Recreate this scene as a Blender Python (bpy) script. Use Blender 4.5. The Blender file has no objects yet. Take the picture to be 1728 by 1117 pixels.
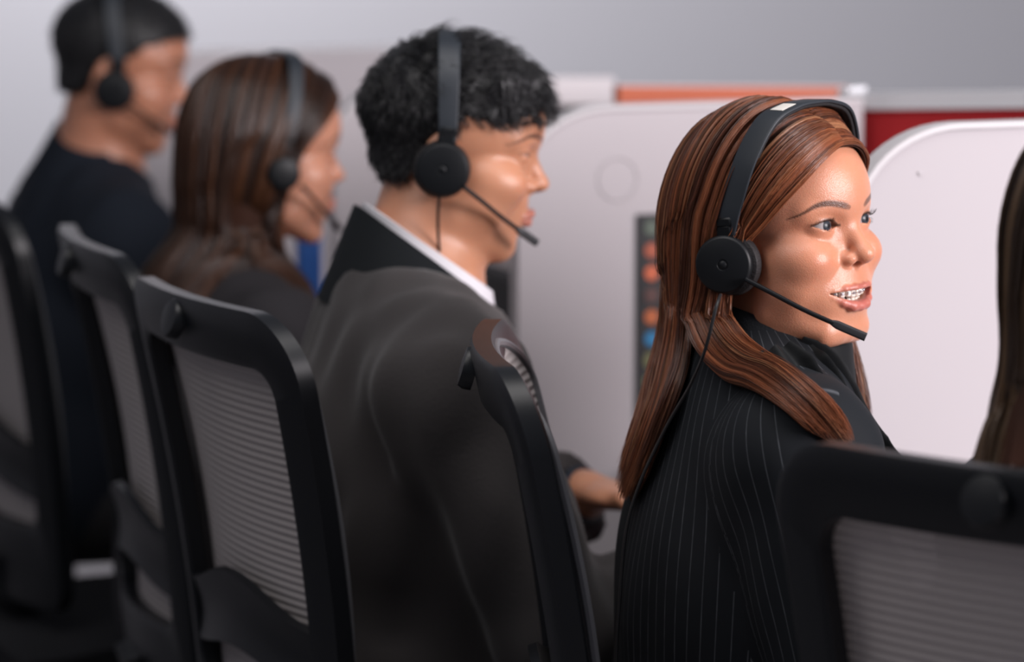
import bpy, math, random
import numpy as np
from mathutils import Vector, Matrix
random.seed(7); RNG = np.random.default_rng(7)
SC = bpy.context.scene
V3 = lambda *a: np.array(a, dtype=np.float64)

# ------------------------------------------------------------------ camera
CAM_Z = 1.55; PITCH = math.radians(7.64); FPX = 6400.0
cam_d = bpy.data.cameras.new('camera'); cam = bpy.data.objects.new('camera', cam_d)
SC.collection.objects.link(cam); SC.camera = cam
cam.location = (0, 0, CAM_Z); cam.rotation_euler = (math.pi/2 - PITCH, 0, 0)
cam_d.sensor_width = 36; cam_d.lens = FPX/1728*36
cam_d.clip_end = 60
cam_d.dof.use_dof = True; cam_d.dof.focus_distance = 3.58
cam_d.dof.aperture_fstop = cam_d.lens/1000/0.040
FW = V3(0, math.cos(PITCH), -math.sin(PITCH)); UP = V3(0, math.sin(PITCH), math.cos(PITCH)); RT = V3(1, 0, 0)
def at(px, py, Y):
    """the point of the room seen at a photograph position, Y metres in front of the lens"""
    d = FW + RT*(px-864)/FPX - UP*(py-558.5)/FPX
    return V3(0, 0, CAM_Z) + d*(Y/d[1])
def proj(P):
    d = np.asarray(P)-V3(0, 0, CAM_Z); z = d@FW
    return np.stack([864+FPX*(d@RT)/z, 558.5-FPX*(d@UP)/z], -1)

# ------------------------------------------------------------------ world, lights, exposure
SC.view_settings.view_transform = 'Standard'; SC.view_settings.look = 'None'
SC.view_settings.exposure = 0.0; SC.view_settings.gamma = 1
SC.view_settings.use_curve_mapping = False
SC.cycles.filter_width = 2.2
w = bpy.data.worlds.new('world'); SC.world = w; w.use_nodes = True
w.node_tree.nodes['Background'].inputs[0].default_value = (0.80, 0.84, 1.0, 1)
w.node_tree.nodes['Background'].inputs[1].default_value = 0.16
def area(name, loc, target, sx, sy, power, color=(1, 1, 1)):
    l = bpy.data.lights.new(name, 'AREA'); l.shape = 'RECTANGLE'; l.size = sx; l.size_y = sy
    l.energy = power; l.color = color
    o = bpy.data.objects.new(name, l); SC.collection.objects.link(o); o.location = loc
    o.rotation_euler = (Vector(target)-Vector(loc)).to_track_quat('-Z', 'Y').to_euler()
    return o
area('window_light', (3.2, 1.9, 2.0), (0.3, 3.9, 1.15), 1.3, 1.3, 185, (1.0, 0.93, 0.96))
area('ceiling_panel_light', (0.2, 3.4, 2.75), (0.3, 4.2, 1.0), 1.6, 1.0, 20, (1, 0.96, 0.95))
area('left_fill_light', (-1.3, 2.7, 2.8), (-0.3, 4.2, 0.8), 1.2, 1.2, 13, (1, .96, .95))  # added fill with no visible source, brightens chair backs and the sitters' backs
area('back_wall_light', (-1.0, 7.7, 2.75), (-0.9, 9.0, 1.4), 1.0, 0.5, 78, (1.0, 0.96, 0.98))

# ------------------------------------------------------------------ materials
MATS = {}
def mat(name, col=(.5, .5, .5), rough=.5, spec=.5, metal=0, bump=0, bscale=200, attr=None, sss=0, coat=0, var=0, vscale=20, sheen=0, aniso=0):
    if name in MATS: return MATS[name]
    m = bpy.data.materials.new(name); m.use_nodes = True; MATS[name] = m
    nt = m.node_tree; b = nt.nodes['Principled BSDF']
    b.inputs['Base Color'].default_value = (*col, 1); b.inputs['Roughness'].default_value = rough
    b.inputs['Specular IOR Level'].default_value = spec; b.inputs['Metallic'].default_value = metal
    b.inputs['Coat Weight'].default_value = coat
    b.inputs['Sheen Weight'].default_value = sheen
    if aniso: b.inputs['Anisotropic'].default_value = aniso
    tc = nt.nodes.new('ShaderNodeTexCoord')
    src = None
    if attr:
        a = nt.nodes.new('ShaderNodeAttribute'); a.attribute_name = attr; src = a.outputs['Color']
        nt.links.new(src, b.inputs['Base Color'])
    if var:
        n = nt.nodes.new('ShaderNodeTexNoise'); n.inputs['Scale'].default_value = vscale; n.inputs['Detail'].default_value = 4
        nt.links.new(tc.outputs['Object'], n.inputs['Vector'])
        mr = nt.nodes.new('ShaderNodeMapRange'); mr.inputs[3].default_value = 1-var; mr.inputs[4].default_value = 1+var
        nt.links.new(n.outputs['Fac'], mr.inputs[0])
        mx = nt.nodes.new('ShaderNodeVectorMath'); mx.operation = 'SCALE'
        if src: nt.links.new(src, mx.inputs[0])
        else: mx.inputs[0].default_value = col
        nt.links.new(mr.outputs[0], mx.inputs['Scale']); nt.links.new(mx.outputs[0], b.inputs['Base Color'])
    if bump:
        n = nt.nodes.new('ShaderNodeTexNoise'); n.inputs['Scale'].default_value = bscale; n.inputs['Detail'].default_value = 3
        nt.links.new(tc.outputs['Object'], n.inputs['Vector'])
        bp = nt.nodes.new('ShaderNodeBump'); bp.inputs['Strength'].default_value = bump; bp.inputs['Distance'].default_value = .002
        nt.links.new(n.outputs['Fac'], bp.inputs['Height']); nt.links.new(bp.outputs[0], b.inputs['Normal'])
    if sss:
        b.inputs['Subsurface Weight'].default_value = sss; b.inputs['Subsurface Radius'].default_value = (1, .35, .2)
        b.inputs['Subsurface Scale'].default_value = .008
    return m

def stripe_mat(name, base, line, period, width, attr='stripe', rough=.75):
    m = bpy.data.materials.new(name); m.use_nodes = True; nt = m.node_tree; b = nt.nodes['Principled BSDF']
    a = nt.nodes.new('ShaderNodeAttribute'); a.attribute_name = attr
    d = nt.nodes.new('ShaderNodeMath'); d.operation = 'DIVIDE'; d.inputs[1].default_value = period
    nt.links.new(a.outputs['Fac'], d.inputs[0])
    f = nt.nodes.new('ShaderNodeMath'); f.operation = 'FRACT'; nt.links.new(d.outputs[0], f.inputs[0])
    s = nt.nodes.new('ShaderNodeMath'); s.operation = 'SUBTRACT'; s.inputs[1].default_value = .5; nt.links.new(f.outputs[0], s.inputs[0])
    ab = nt.nodes.new('ShaderNodeMath'); ab.operation = 'ABSOLUTE'; nt.links.new(s.outputs[0], ab.inputs[0])
    mr = nt.nodes.new('ShaderNodeMapRange'); mr.inputs[1].default_value = 0; mr.inputs[2].default_value = width/period
    mr.inputs[3].default_value = 1; mr.inputs[4].default_value = 0; nt.links.new(ab.outputs[0], mr.inputs[0])
    n = nt.nodes.new('ShaderNodeTexNoise'); n.inputs['Scale'].default_value = 60
    tc = nt.nodes.new('ShaderNodeTexCoord'); nt.links.new(tc.outputs['Object'], n.inputs['Vector'])
    mu = nt.nodes.new('ShaderNodeMath'); mu.operation = 'MULTIPLY'; nt.links.new(mr.outputs[0], mu.inputs[0]); nt.links.new(n.outputs['Fac'], mu.inputs[1])
    mx = nt.nodes.new('ShaderNodeMix'); mx.data_type = 'RGBA'
    mx.inputs[6].default_value = (*base, 1); mx.inputs[7].default_value = (*line, 1)
    nt.links.new(mu.outputs[0], mx.inputs[0]); nt.links.new(mx.outputs[2], b.inputs['Base Color'])
    b.inputs['Roughness'].default_value = rough; b.inputs['Specular IOR Level'].default_value = .2
    MATS[name] = m; return m

# ------------------------------------------------------------------ object helpers
def tag(o, label=None, cat=None, group=None, kind=None):
    for k, v in (('label', label), ('category', cat), ('group', group), ('kind', kind)):
        if v: o[k] = v
    return o
def mesh_obj(name, v, f, m, parent=None, smooth=True, col=None, stripe=None):
    """v: (n,3) world positions, f: list of faces or (k,4)/(k,3) array"""
    me = bpy.data.meshes.new(name)
    v = np.asarray(v, dtype=np.float32)
    if isinstance(f, np.ndarray):
        k = f.shape[1]; me.vertices.add(len(v)); me.vertices.foreach_set('co', v.ravel())
        me.loops.add(f.size); me.loops.foreach_set('vertex_index', f.astype(np.int32).ravel())
        me.polygons.add(len(f)); me.polygons.foreach_set('loop_start', (np.arange(len(f))*k).astype(np.int32))
        me.update(calc_edges=True)
    else:
        me.from_pydata(v.tolist(), [], f)
    me.polygons.foreach_set('use_smooth', [smooth]*len(me.polygons))
    if col is not None:
        a = me.color_attributes.new('Col', 'FLOAT_COLOR', 'POINT')
        c = np.ones((len(v), 4), np.float32); c[:, :3] = col; a.data.foreach_set('color', c.ravel())
    if stripe is not None:
        a = me.attributes.new('stripe', 'FLOAT', 'POINT' if len(stripe) == len(v) else 'CORNER'); a.data.foreach_set('value', stripe.astype(np.float32))
    me.materials.append(m); me.update()
    o = bpy.data.objects.new(name, me); SC.collection.objects.link(o)
    if parent is not None: o.parent = parent; o.matrix_parent_inverse = parent.matrix_world.inverted()
    return o
def empty(name, loc, rz=0):
    o = bpy.data.objects.new(name, None); SC.collection.objects.link(o); o.empty_display_size = .1
    o.location = loc; o.rotation_euler = (0, 0, rz)
    o.matrix_world = Matrix.Translation(Vector(loc)) @ Matrix.Rotation(rz, 4, 'Z')
    return o
def copy_tree(o, parent=None):
    c = o.copy(); SC.collection.objects.link(c)
    if parent is not None: c.parent = parent; c.matrix_parent_inverse = o.matrix_parent_inverse
    for ch in list(o.children): copy_tree(ch, c)
    return c

class MB:
    def __init__(s): s.v = []; s.f = []; s.n = 0
    def add(s, v, f):
        s.v.append(np.asarray(v, float)); s.f += [[i+s.n for i in q] for q in f]; s.n += len(v); return s
    def box(s, c, d, R=None, bev=0.0):
        """box, bevelled by inset corners when bev > 0"""
        c = np.array(c, float); h = np.array(d, float)/2
        if bev <= 0:
            v = np.array([[x, y, z] for x in (-1, 1) for y in (-1, 1) for z in (-1, 1)])*h
            f = [[0, 1, 3, 2], [4, 6, 7, 5], [0, 4, 5, 1], [2, 3, 7, 6], [0, 2, 6, 4], [1, 5, 7, 3]]
        else:
            v = []; idx = {}
            b = min(bev, h.min()*.98)
            for sx in (-1, 1):
                for sy in (-1, 1):
                    for sz in (-1, 1):
                        for a in range(3):
                            q = np.array([sx, sy, sz])*(h-b); q[a] += (sx, sy, sz)[a]*b
                            idx[(sx, sy, sz, a)] = len(v); v.append(q)
            v = np.array(v); f = []
            for a in range(3):
                b1, b2 = (a+1) % 3, (a+2) % 3
                for sg in (-1, 1):
                    q = []
                    for (p, r) in ((-1, -1), (1, -1), (1, 1), (-1, 1)):
                        k = [0, 0, 0]; k[a] = sg; k[b1] = p; k[b2] = r; q.append(idx[(*k, a)])
                    f.append(q if sg > 0 else q[::-1])
                for p in (-1, 1):
                    for r in (-1, 1):
                        k0 = [0, 0, 0]; k1 = [0, 0, 0]; k0[a] = -1; k1[a] = 1
                        for k in (k0, k1): k[b1] = p; k[b2] = r
                        q = [idx[(*k0, b1)], idx[(*k1, b1)], idx[(*k1, b2)], idx[(*k0, b2)]]
                        f.append(q if p*r < 0 else q[::-1])
            for sx in (-1, 1):
                for sy in (-1, 1):
                    for sz in (-1, 1):
                        q = [idx[(sx, sy, sz, a)] for a in range(3)]; f.append(q if sx*sy*sz > 0 else q[::-1])
        if R is not None: v = v@np.asarray(R).T
        return s.add(v+c, f)
    def sweep(s, path, section, ups=None, closed=False, scale=None, cap=True):
        """sweep a 2-D section (k,2) along a path (n,3); section x along side, y along up"""
        P = np.asarray(path, float); n = len(P); S = np.asarray(section, float); k = len(S)
        T = np.gradient(P, axis=0)
        if closed: T = np.roll(P, -1, 0)-np.roll(P, 1, 0)
        T /= np.linalg.norm(T, axis=1)[:, None]+1e-12
        if ups is None:
            u = V3(0, 0, 1) if abs(T[0][2]) < .9 else V3(1, 0, 0); U = []
            for t in T:
                u = u-t*(u@t); u /= np.linalg.norm(u)+1e-12; U.append(u)
            U = np.array(U)
        else:
            U = np.asarray(ups, float)
            if U.ndim == 1: U = np.tile(U, (n, 1))
            U = U-T*(U*T).sum(1)[:, None]; U /= np.linalg.norm(U, axis=1)[:, None]+1e-12
        W = np.cross(T, U); sc = np.ones(n) if scale is None else np.asarray(scale)
        v = (P[:, None]+(W[:, None]*S[None, :, :1]+U[:, None]*S[None, :, 1:])*sc[:, None, None]).reshape(-1, 3)
        f = []
        for i in range(n if closed else n-1):
            j = (i+1) % n
            for a in range(k):
                b = (a+1) % k; f.append([i*k+a, j*k+a, j*k+b, i*k+b])
        if cap and not closed: f.append(list(range(k))); f.append([(n-1)*k+a for a in range(k)][::-1])
        return s.add(v, f)
    def tube(s, path, r, k=10, scale=None, closed=False):
        a = np.arange(k)*2*math.pi/k
        return s.sweep(path, np.stack([np.cos(a), np.sin(a)], 1)*r, scale=scale, closed=closed)
    def lathe(s, c, axis, prof, k=48):
        """revolve (radius, height) profile around axis through c"""
        ax = np.array(axis, float); ax /= np.linalg.norm(ax)
        u = np.cross(ax, V3(0, 0, 1) if abs(ax[2]) < .9 else V3(1, 0, 0)); u /= np.linalg.norm(u); w_ = np.cross(ax, u)
        a = np.arange(k)*2*math.pi/k; v = []
        for r, h in prof: v.append(np.array(c)+ax*h+(u*np.cos(a)[:, None]+w_*np.sin(a)[:, None])*max(r, 1e-5))
        n = len(prof); f = [[i*k+a_, i*k+(a_+1) % k, (i+1)*k+(a_+1) % k, (i+1)*k+a_] for i in range(n-1) for a_ in range(k)]
        f.append(list(range(k))[::-1]); f.append([(n-1)*k+a_ for a_ in range(k)])
        return s.add(np.concatenate(v), f)
    def grid(s, G, closed_u=False):
        """G (n,m,3) grid of points"""
        n, m = G.shape[:2]; f = [[i*m+j, i*m+(j+1) % m, ((i+1) % n)*m+(j+1) % m, ((i+1) % n)*m+j] for i in range(n-1) for j in range(m if closed_u else m-1)]
        return s.add(G.reshape(-1, 3), f)
    def slab(s, G, t):
        """grid G given thickness t (vector offset array or number along normals)"""
        n, m = G.shape[:2]
        du = np.gradient(G, axis=0); dv = np.gradient(G, axis=1); N = np.cross(du, dv); N /= np.linalg.norm(N, axis=2)[..., None]+1e-12
        H = G+N*t
        a = [[i*m+j, i*m+j+1, (i+1)*m+j+1, (i+1)*m+j] for i in range(n-1) for j in range(m-1)]; o = n*m
        b = [[q+o for q in r[::-1]] for r in a]
        e = []
        for j in range(m-1): e.append([j+1, j, o+j, o+j+1]); k = (n-1)*m; e.append([k+j, k+j+1, o+k+j+1, o+k+j])
        for i in range(n-1): e.append([i*m, (i+1)*m, o+(i+1)*m, o+i*m]); e.append([(i+1)*m+m-1, i*m+m-1, o+i*m+m-1, o+(i+1)*m+m-1])
        return s.add(np.concatenate([G.reshape(-1, 3), H.reshape(-1, 3)]), a+b+e)
    def build(s, name, m, parent=None, smooth=True, xf=None):
        v = np.concatenate(s.v)
        if xf is not None: v = xf(v)
        o = mesh_obj(name, v, s.f, m, parent, smooth)
        if smooth:
            md = o.modifiers.new('weighted', 'WEIGHTED_NORMAL') if False else None
            try: o.data.set_sharp_from_angle(angle=math.radians(38))
            except Exception: pass
        return o
def catmull(P, n):
    P = np.asarray(P, float); P = np.concatenate([2*P[:1]-P[1:2], P, 2*P[-1:]-P[-2:-1]])
    seg = np.linalg.norm(np.diff(P[1:-1], axis=0), axis=1); cum = np.concatenate([[0], np.cumsum(seg)])
    t = np.linspace(0, cum[-1], n); i = np.clip(np.searchsorted(cum, t, side='right')-1, 0, len(seg)-1)
    u = ((t-cum[i])/np.maximum(seg[i], 1e-9))[:, None]; a, b, c, d = P[i], P[i+1], P[i+2], P[i+3]
    return .5*((2*b)+(-a+c)*u+(2*a-5*b+4*c-d)*u**2+(-a+3*b-3*c+d)*u**3)
def rrect(w_, h_, r, k=4):
    out = []
    for cx, cy, a0 in ((w_/2-r, h_/2-r, 0), (-w_/2+r, h_/2-r, 90), (-w_/2+r, -h_/2+r, 180), (w_/2-r, -h_/2+r, 270)):
        for i in range(k+1):
            a = math.radians(a0+90*i/k); out.append((cx+r*math.cos(a), cy+r*math.sin(a)))
    return np.array(out)

# ------------------------------------------------------------------ signed-distance sculpting
def smin(a, b, k):
    h = np.maximum(k-np.abs(a-b), 0)/k; return np.minimum(a, b)-h*h*k*.25
def smax(a, b, k): return -smin(-a, -b, k)
def ell(P, c, r, R=None):
    q = P-np.array(c, P.dtype)
    if R is not None: q = q@np.asarray(R, P.dtype)
    r = np.array(r, P.dtype); k0 = np.linalg.norm(q/r, axis=1); k1 = np.linalg.norm(q/(r*r), axis=1)
    return k0*(k0-1)/np.maximum(k1, 1e-9)
def sph(P, c, r): return np.linalg.norm(P-np.array(c, P.dtype), axis=1)-r
def cone(P, a, b, ra, rb):
    a = np.array(a, P.dtype); b = np.array(b, P.dtype); ba = b-a
    t = np.clip(((P-a)@ba)/max(ba@ba, 1e-9), 0, 1); return np.linalg.norm(P-a-t[:, None]*ba, axis=1)-(ra+(rb-ra)*t)
def chain(P, pts, rs, k):
    d = None
    for i in range(len(pts)-1):
        e = cone(P, pts[i], pts[i+1], rs[i], rs[i+1]); d = e if d is None else smin(d, e, k)
    return d

def sdf_mesh(f, lo, hi, h, fine=None, newton=2):
    axes = []
    for a in range(3):
        if fine is None: axes.append(np.arange(lo[a], hi[a]+h, h))
        else:
            fl, fh, fs = fine[0][a], fine[1][a], fine[2]
            p = [np.arange(fl, fh, fs)]
            if lo[a] < fl: p.insert(0, np.linspace(lo[a], fl, max(2, int((fl-lo[a])/h)+1))[:-1])
            if hi[a] > p[-1][-1]+h*.5: p.append(np.linspace(p[-1][-1], hi[a], max(2, int((hi[a]-p[-1][-1])/h)+1))[1:])
            axes.append(np.concatenate(p))
    B = 8
    for a in range(3):
        ax = axes[a]; pad = (-len(ax)) % B; st = ax[-1]-ax[-2]
        axes[a] = np.concatenate([ax, ax[-1]+st*np.arange(1, pad+1)]).astype(np.float32)
    nb = [len(a)//B for a in axes]
    C = [a.reshape(-1, B) for a in axes]
    cen = [(c[:, 0]+c[:, -1])/2 for c in C]; hw = [(c[:, -1]-c[:, 0])/2+np.maximum(c[:, 1]-c[:, 0], 0) for c in C]
    gx, gy, gz = np.meshgrid(*cen, indexing='ij'); hx, hy, hz = np.meshgrid(*hw, indexing='ij')
    dc = f(np.stack([gx.ravel(), gy.ravel(), gz.ravel()], 1).astype(np.float32)).reshape(nb)
    rad = np.sqrt(hx**2+hy**2+hz**2)
    act = np.abs(dc) < rad*1.5+.004
    D = np.repeat(np.repeat(np.repeat(dc, B, 0), B, 1), B, 2).astype(np.float32)
    D5 = D.reshape(nb[0], B, nb[1], B, nb[2], B)
    idx = np.argwhere(act)
    for s in range(0, len(idx), 600):
        I = idx[s:s+600]
        X = C[0][I[:, 0]][:, :, None, None]; Y = C[1][I[:, 1]][:, None, :, None]; Z = C[2][I[:, 2]][:, None, None, :]
        sh = (len(I), B, B, B)
        P = np.stack([np.broadcast_to(X, sh).ravel(), np.broadcast_to(Y, sh).ravel(), np.broadcast_to(Z, sh).ravel()], 1)
        D5[I[:, 0], :, I[:, 1], :, I[:, 2], :] = f(P).reshape(sh)
    S = D < 0
    m = S[:-1, :-1, :-1]; anyb = m.copy(); allb = m.copy()
    for dx in (0, 1):
        for dy in (0, 1):
            for dz in (0, 1):
                q = S[dx:S.shape[0]-1+dx, dy:S.shape[1]-1+dy, dz:S.shape[2]-1+dz]; anyb |= q; allb &= q
    cells = np.argwhere(anyb & ~allb); lin = np.full(anyb.shape, -1, np.int32)
    lin[cells[:, 0], cells[:, 1], cells[:, 2]] = np.arange(len(cells))
    offs = [(0, 0, 0), (1, 0, 0), (0, 1, 0), (1, 1, 0), (0, 0, 1), (1, 0, 1), (0, 1, 1), (1, 1, 1)]
    cv = np.stack([D[cells[:, 0]+o[0], cells[:, 1]+o[1], cells[:, 2]+o[2]] for o in offs], 1)
    cp = np.stack([np.stack([axes[0][cells[:, 0]+o[0]], axes[1][cells[:, 1]+o[1]], axes[2][cells[:, 2]+o[2]]], 1) for o in offs], 1)
    acc = np.zeros((len(cells), 3)); cnt = np.zeros(len(cells))
    for a in range(8):
        for b in range(a+1, 8):
            if bin(a ^ b).count('1') != 1: continue
            va, vb = cv[:, a], cv[:, b]; cr = (va < 0) != (vb < 0)
            t = np.where(cr, va/np.where(cr, va-vb, 1), 0)[:, None]
            acc += np.where(cr[:, None], cp[:, a]+(cp[:, b]-cp[:, a])*t, 0); cnt += cr
    V = (acc/cnt[:, None]).astype(np.float32)
    cell = np.linalg.norm(cp[:, 7]-cp[:, 0], axis=1)*.35
    del D5, cp, cv
    F = []
    for a in range(3):
        b, c = (a+1) % 3, (a+2) % 3
        s0 = [slice(None)]*3; s1 = [slice(None)]*3; s0[a] = slice(0, -1); s1[a] = slice(1, None)
        A = S[tuple(s0)]; Bv = S[tuple(s1)]; e = np.argwhere(A != Bv)
        e = e[(e[:, b] > 0) & (e[:, c] > 0) & (e[:, b] < S.shape[b]-1) & (e[:, c] < S.shape[c]-1)]
        ins = A[e[:, 0], e[:, 1], e[:, 2]]
        q = []
        for (ob, oc) in ((-1, -1), (0, -1), (0, 0), (-1, 0)):
            g = e.copy(); g[:, b] += ob; g[:, c] += oc; q.append(lin[g[:, 0], g[:, 1], g[:, 2]])
        q = np.stack(q, 1); q[~ins] = q[~ins][:, ::-1]; F.append(q)
    F = np.concatenate(F); F = F[(F >= 0).all(1)]
    for _ in range(newton):
        d = f(V); e = np.float32(.0004)
        g = np.stack([f(V+np.eye(3, dtype=np.float32)[k]*e)-d for k in range(3)], 1)/e
        gn = np.maximum((g*g).sum(1), .2); st = (-d/gn)[:, None]*g
        ln = np.linalg.norm(st, axis=1); st *= np.minimum(1, cell/np.maximum(ln, 1e-9))[:, None]; V = V+st
    return V, F
def grad(f, V, e=5e-4):
    V = V.astype(np.float32); d = f(V); g = np.stack([f(V+np.eye(3, dtype=np.float32)[k]*e)-d for k in range(3)], 1)
    return d, g/(np.linalg.norm(g, axis=1)[:, None]+1e-9)
def vnoise(P, s, seed=0):
    """cheap smooth noise: a sum of sines"""
    r = np.random.default_rng(seed); o = np.zeros(len(P))
    for i in range(5):
        k = r.normal(size=3); k /= np.linalg.norm(k); o += np.sin((P@k)*s*(1+.35*i)+r.uniform(0, 6.28))/(1+.3*i)
    return o/3

# ------------------------------------------------------------------ head, in millimetres: x to the person's left, y backwards, z up, origin between the eyes
UPL = [(0, -19.0, -63.0), (7, -18.8, -62.4), (18, -15.8, -62.2), (28, -9.6, -63.0), (35.5, -3.4, -64.2)]
LOL = [(0, -17.6, -81.0), (10, -16.6, -79.8), (20, -13.0, -75.4), (29, -7.6, -69.4), (35.5, -3.4, -64.8)]
def head_sdf(P, o):
    x, y, z = P[:, 0], P[:, 1], P[:, 2]; A = P.copy(); A[:, 0] = np.abs(x); ax = A[:, 0]
    fem = o.get('fem', True); op = o.get('open', 0)
    d = ell(A, (0, 72, 34), (73, 95, 76))
    d = smin(d, ell(A, (0, 34, 24), (57, 55, 54)), 22)
    d = smin(d, ell(A, (0, 38, -45), (55, 56, 60)), 20)
    g = (50, 54, -79) if fem else (51, 58, -72)
    d = smin(d, cone(A, g, (25, 10, -103) if fem else (13, 6, -101), 13.5, 14.5), 24)
    d = smin(d, ell(A, (46, 31, -48), (19, 29, 32)), 20)
    d = smin(d, cone(A, (0, 6, -103), (9, 7, -103), 14.5, 14), 12)
    d = smin(d, ell(A, (44, 24, -28), (22.5, 26, 20)), 14)
    d = smin(d, ell(A, (40, 7, -32), (20, 22, 18)) if o.get('smile') else ell(A, (34, 10, -40), (19, 20, 18)), 14)
    d = smin(d, ell(A, (0, 9, -68), (42, 26, 27) if fem else (33, 27, 27)), 12)
    d = smin(d, cone(A, (0, -8, 17), (42, 6, 16), 11, 9), 12)
    # eye sockets, lids
    d = smax(d, -ell(A, (31.5, -22, -1), (16, 13, 10.5)), 9)
    d = smin(d, ell(A, (31, 0, 0), (14.4, 13.7, 13.2)), 5)
    # nose
    d = smin(d, cone(A, (0, -6.8, 6), (0, -25.8, -26), 8.2, 8.8), 8)
    d = smin(d, ell(A, (0, -28, -31), (10.2, 11, 8.8)), 5)
    d = smin(d, ell(A, (12.3, -17, -34.5), (6.6, 9, 6.4)), 5.5)
    d = smin(d, cone(A, (0, -27, -35), (0, -17, -41.5), 4, 4), 4)
    d = smax(d, -ell(A, (7.0, -23, -40.5), (3.3, 6.5, 4.4)), 1.5)
    # fold beside the mouth, dip below the lip, philtrum
    if o.get('smile'): d = smax(d, -(cone(A, (21, -17, -40), (42, -10, -64), .3, .3)), 5)
    d = smax(d, -ell(A, (0, -22, -92), (15, 6, 4)), 7)
    d = smax(d, -cone(A, (0, -22.5, -48), (0, -24.5, -57), 1.2, 1.5), 3)
    # lips
    if op:
        up = UPL; ur = [2.9, 2.9, 2.5, 1.9, 1.1]
        lo = LOL; lr = [5.2, 4.8, 3.7, 2.2, 1.1]
    else:
        up = [(0, -22.5, -65), (6, -23, -64), (16, -17, -66), (24, -8, -68.5)]; ur = [4, 4, 3.2, 1.6]
        lo = [(0, -21, -73.5), (8, -20, -73), (17, -14, -71), (24, -8, -69)]; lr = [5, 4.8, 3.4, 1.6]
    lip = smin(chain(A, up, ur, 3), chain(A, lo, lr, 3), .5)
    d = smin(d, lip, 2.5)
    if op:
        zu = -64.6-.2*(ax/34)**2; zl = -65.0-10.2*(1-np.minimum((ax/34)**2, 1.3))
        cut = np.maximum(np.maximum(z-zu, zl-z)*.95, np.maximum(y-12, ax-34)); d = smax(d, -cut, 1.0)
    else:
        zc = -69+.8*np.cos(ax/6); d = smax(d, -(np.abs(z-zc)+np.maximum(y+12, 0)*.3-.6+ax*.012), .8)
    # eye opening
    ex = ax-31
    t = np.clip((ex+13.2)/27.4, 0, 1)          # 0 inner corner, 1 outer
    sq = np.where(fem, 1.0, .8)*o.get('eye', 1.0)
    upz = -1.6+3.0*t+5.5*sq*np.power(np.clip(np.sin(np.pi*np.power(t, .85)), 0, 1), .8)
    loz = -1.6+3.0*t-4.5*sq*np.power(np.clip(np.sin(np.pi*np.power(t, 1.15)), 0, 1), .9)
    alm = np.maximum(np.maximum(z-upz, loz-z)*.85, np.maximum(np.abs(ex-.5)-13.7, y-2))
    hol = np.maximum(alm, 12.0-np.linalg.norm(A-np.array((31, 0, 0), A.dtype), axis=1))
    d = smax(d, -hol, .7)
    # crease of the upper lid
    cz = upz+3.2
    cr = np.sqrt((z-cz)**2+np.maximum(np.abs(np.linalg.norm(A-np.array((31, 0, 0), A.dtype), axis=1)-13.9), 0)**2)-.25+np.maximum(np.abs(ex)-11, 0)*.4
    cr = np.where(y < 4, cr, 9); d = smax(d, -cr, 1.6)
    # ear
    ty = y-(z+12)*-.18
    E = np.stack([ax, ty, z], 1)
    e = ell(E, (72, 84, -12), (7, 17, 31)); e = smax(e, -ell(E, (79.5, 81, -8), (6, 11, 21)), 3)
    e = smin(e, ell(E, (73, 88, -8), (5, 7, 14)), 3)
    e = smin(e, ell(E, (70, 74, -36), (5, 8, 9)), 4)
    d = smin(d, e, 4)
    return d
def rot(a, b, c):
    ca, sa, cb, sb, cc, sc = math.cos(a), math.sin(a), math.cos(b), math.sin(b), math.cos(c), math.sin(c)
    return np.array([[ca, -sa, 0], [sa, ca, 0], [0, 0, 1.]])@np.array([[1, 0, 0], [0, cb, -sb], [0, sb, cb]])@np.array([[cc, 0, sc], [0, 1, 0], [-sc, 0, cc]])
class Head:
    def __init__(s, pos, yaw, pitch=0, roll=0, scale=1.0, **o):
        s.R = rot(*[math.radians(q) for q in (yaw, pitch, roll)]); s.c = np.array(pos, float); s.k = scale/1000; s.o = o
    def w(s, L): return (np.asarray(L, float)*s.k)@s.R.T+s.c
    def l(s, W): return ((W-s.c.astype(W.dtype))@s.R.astype(W.dtype))/np.asarray(s.k, W.dtype)
    def sdf(s, P): return head_sdf(s.l(P), s.o)*np.asarray(s.k, P.dtype)
    def d(s, v): return s.R@np.array(v, float)

def finger_chains(w_, dirv, nrm, side):
    """five fingers from a wrist: list of (points, radii); palm normal nrm, side = thumb side vector"""
    w_, dirv, nrm, side = [np.array(q, float) for q in (w_, dirv, nrm, side)]
    out = []
    for i, (off, ln, cu) in enumerate(((.028, .070, .35), (.009, .078, .42), (-.011, .072, .5), (-.029, .058, .6))):
        b = w_+dirv*.085+side*off; a = cu; pts = [w_+dirv*.05+side*off*.8, b]; d0 = dirv+side*off*2
        for k in range(3):
            v = d0*math.cos(a)-nrm*(-math.sin(a)); v /= np.linalg.norm(v); pts.append(pts[-1]+v*ln*(.42, .32, .26)[k]); a += cu
        out.append((pts, [.0095, .0092, .0085, .0078, .0068]))
    t0 = w_+dirv*.025+side*.022; v = dirv*.7+side*.7; p1 = t0+v*.04; p2 = p1+(dirv*.9+side*.3+nrm*.3)*.03; p3 = p2+(dirv+nrm*.4)*.022
    out.append(([t0, p1, p2, p3], [.012, .0105, .0095, .008])); return out

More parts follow.
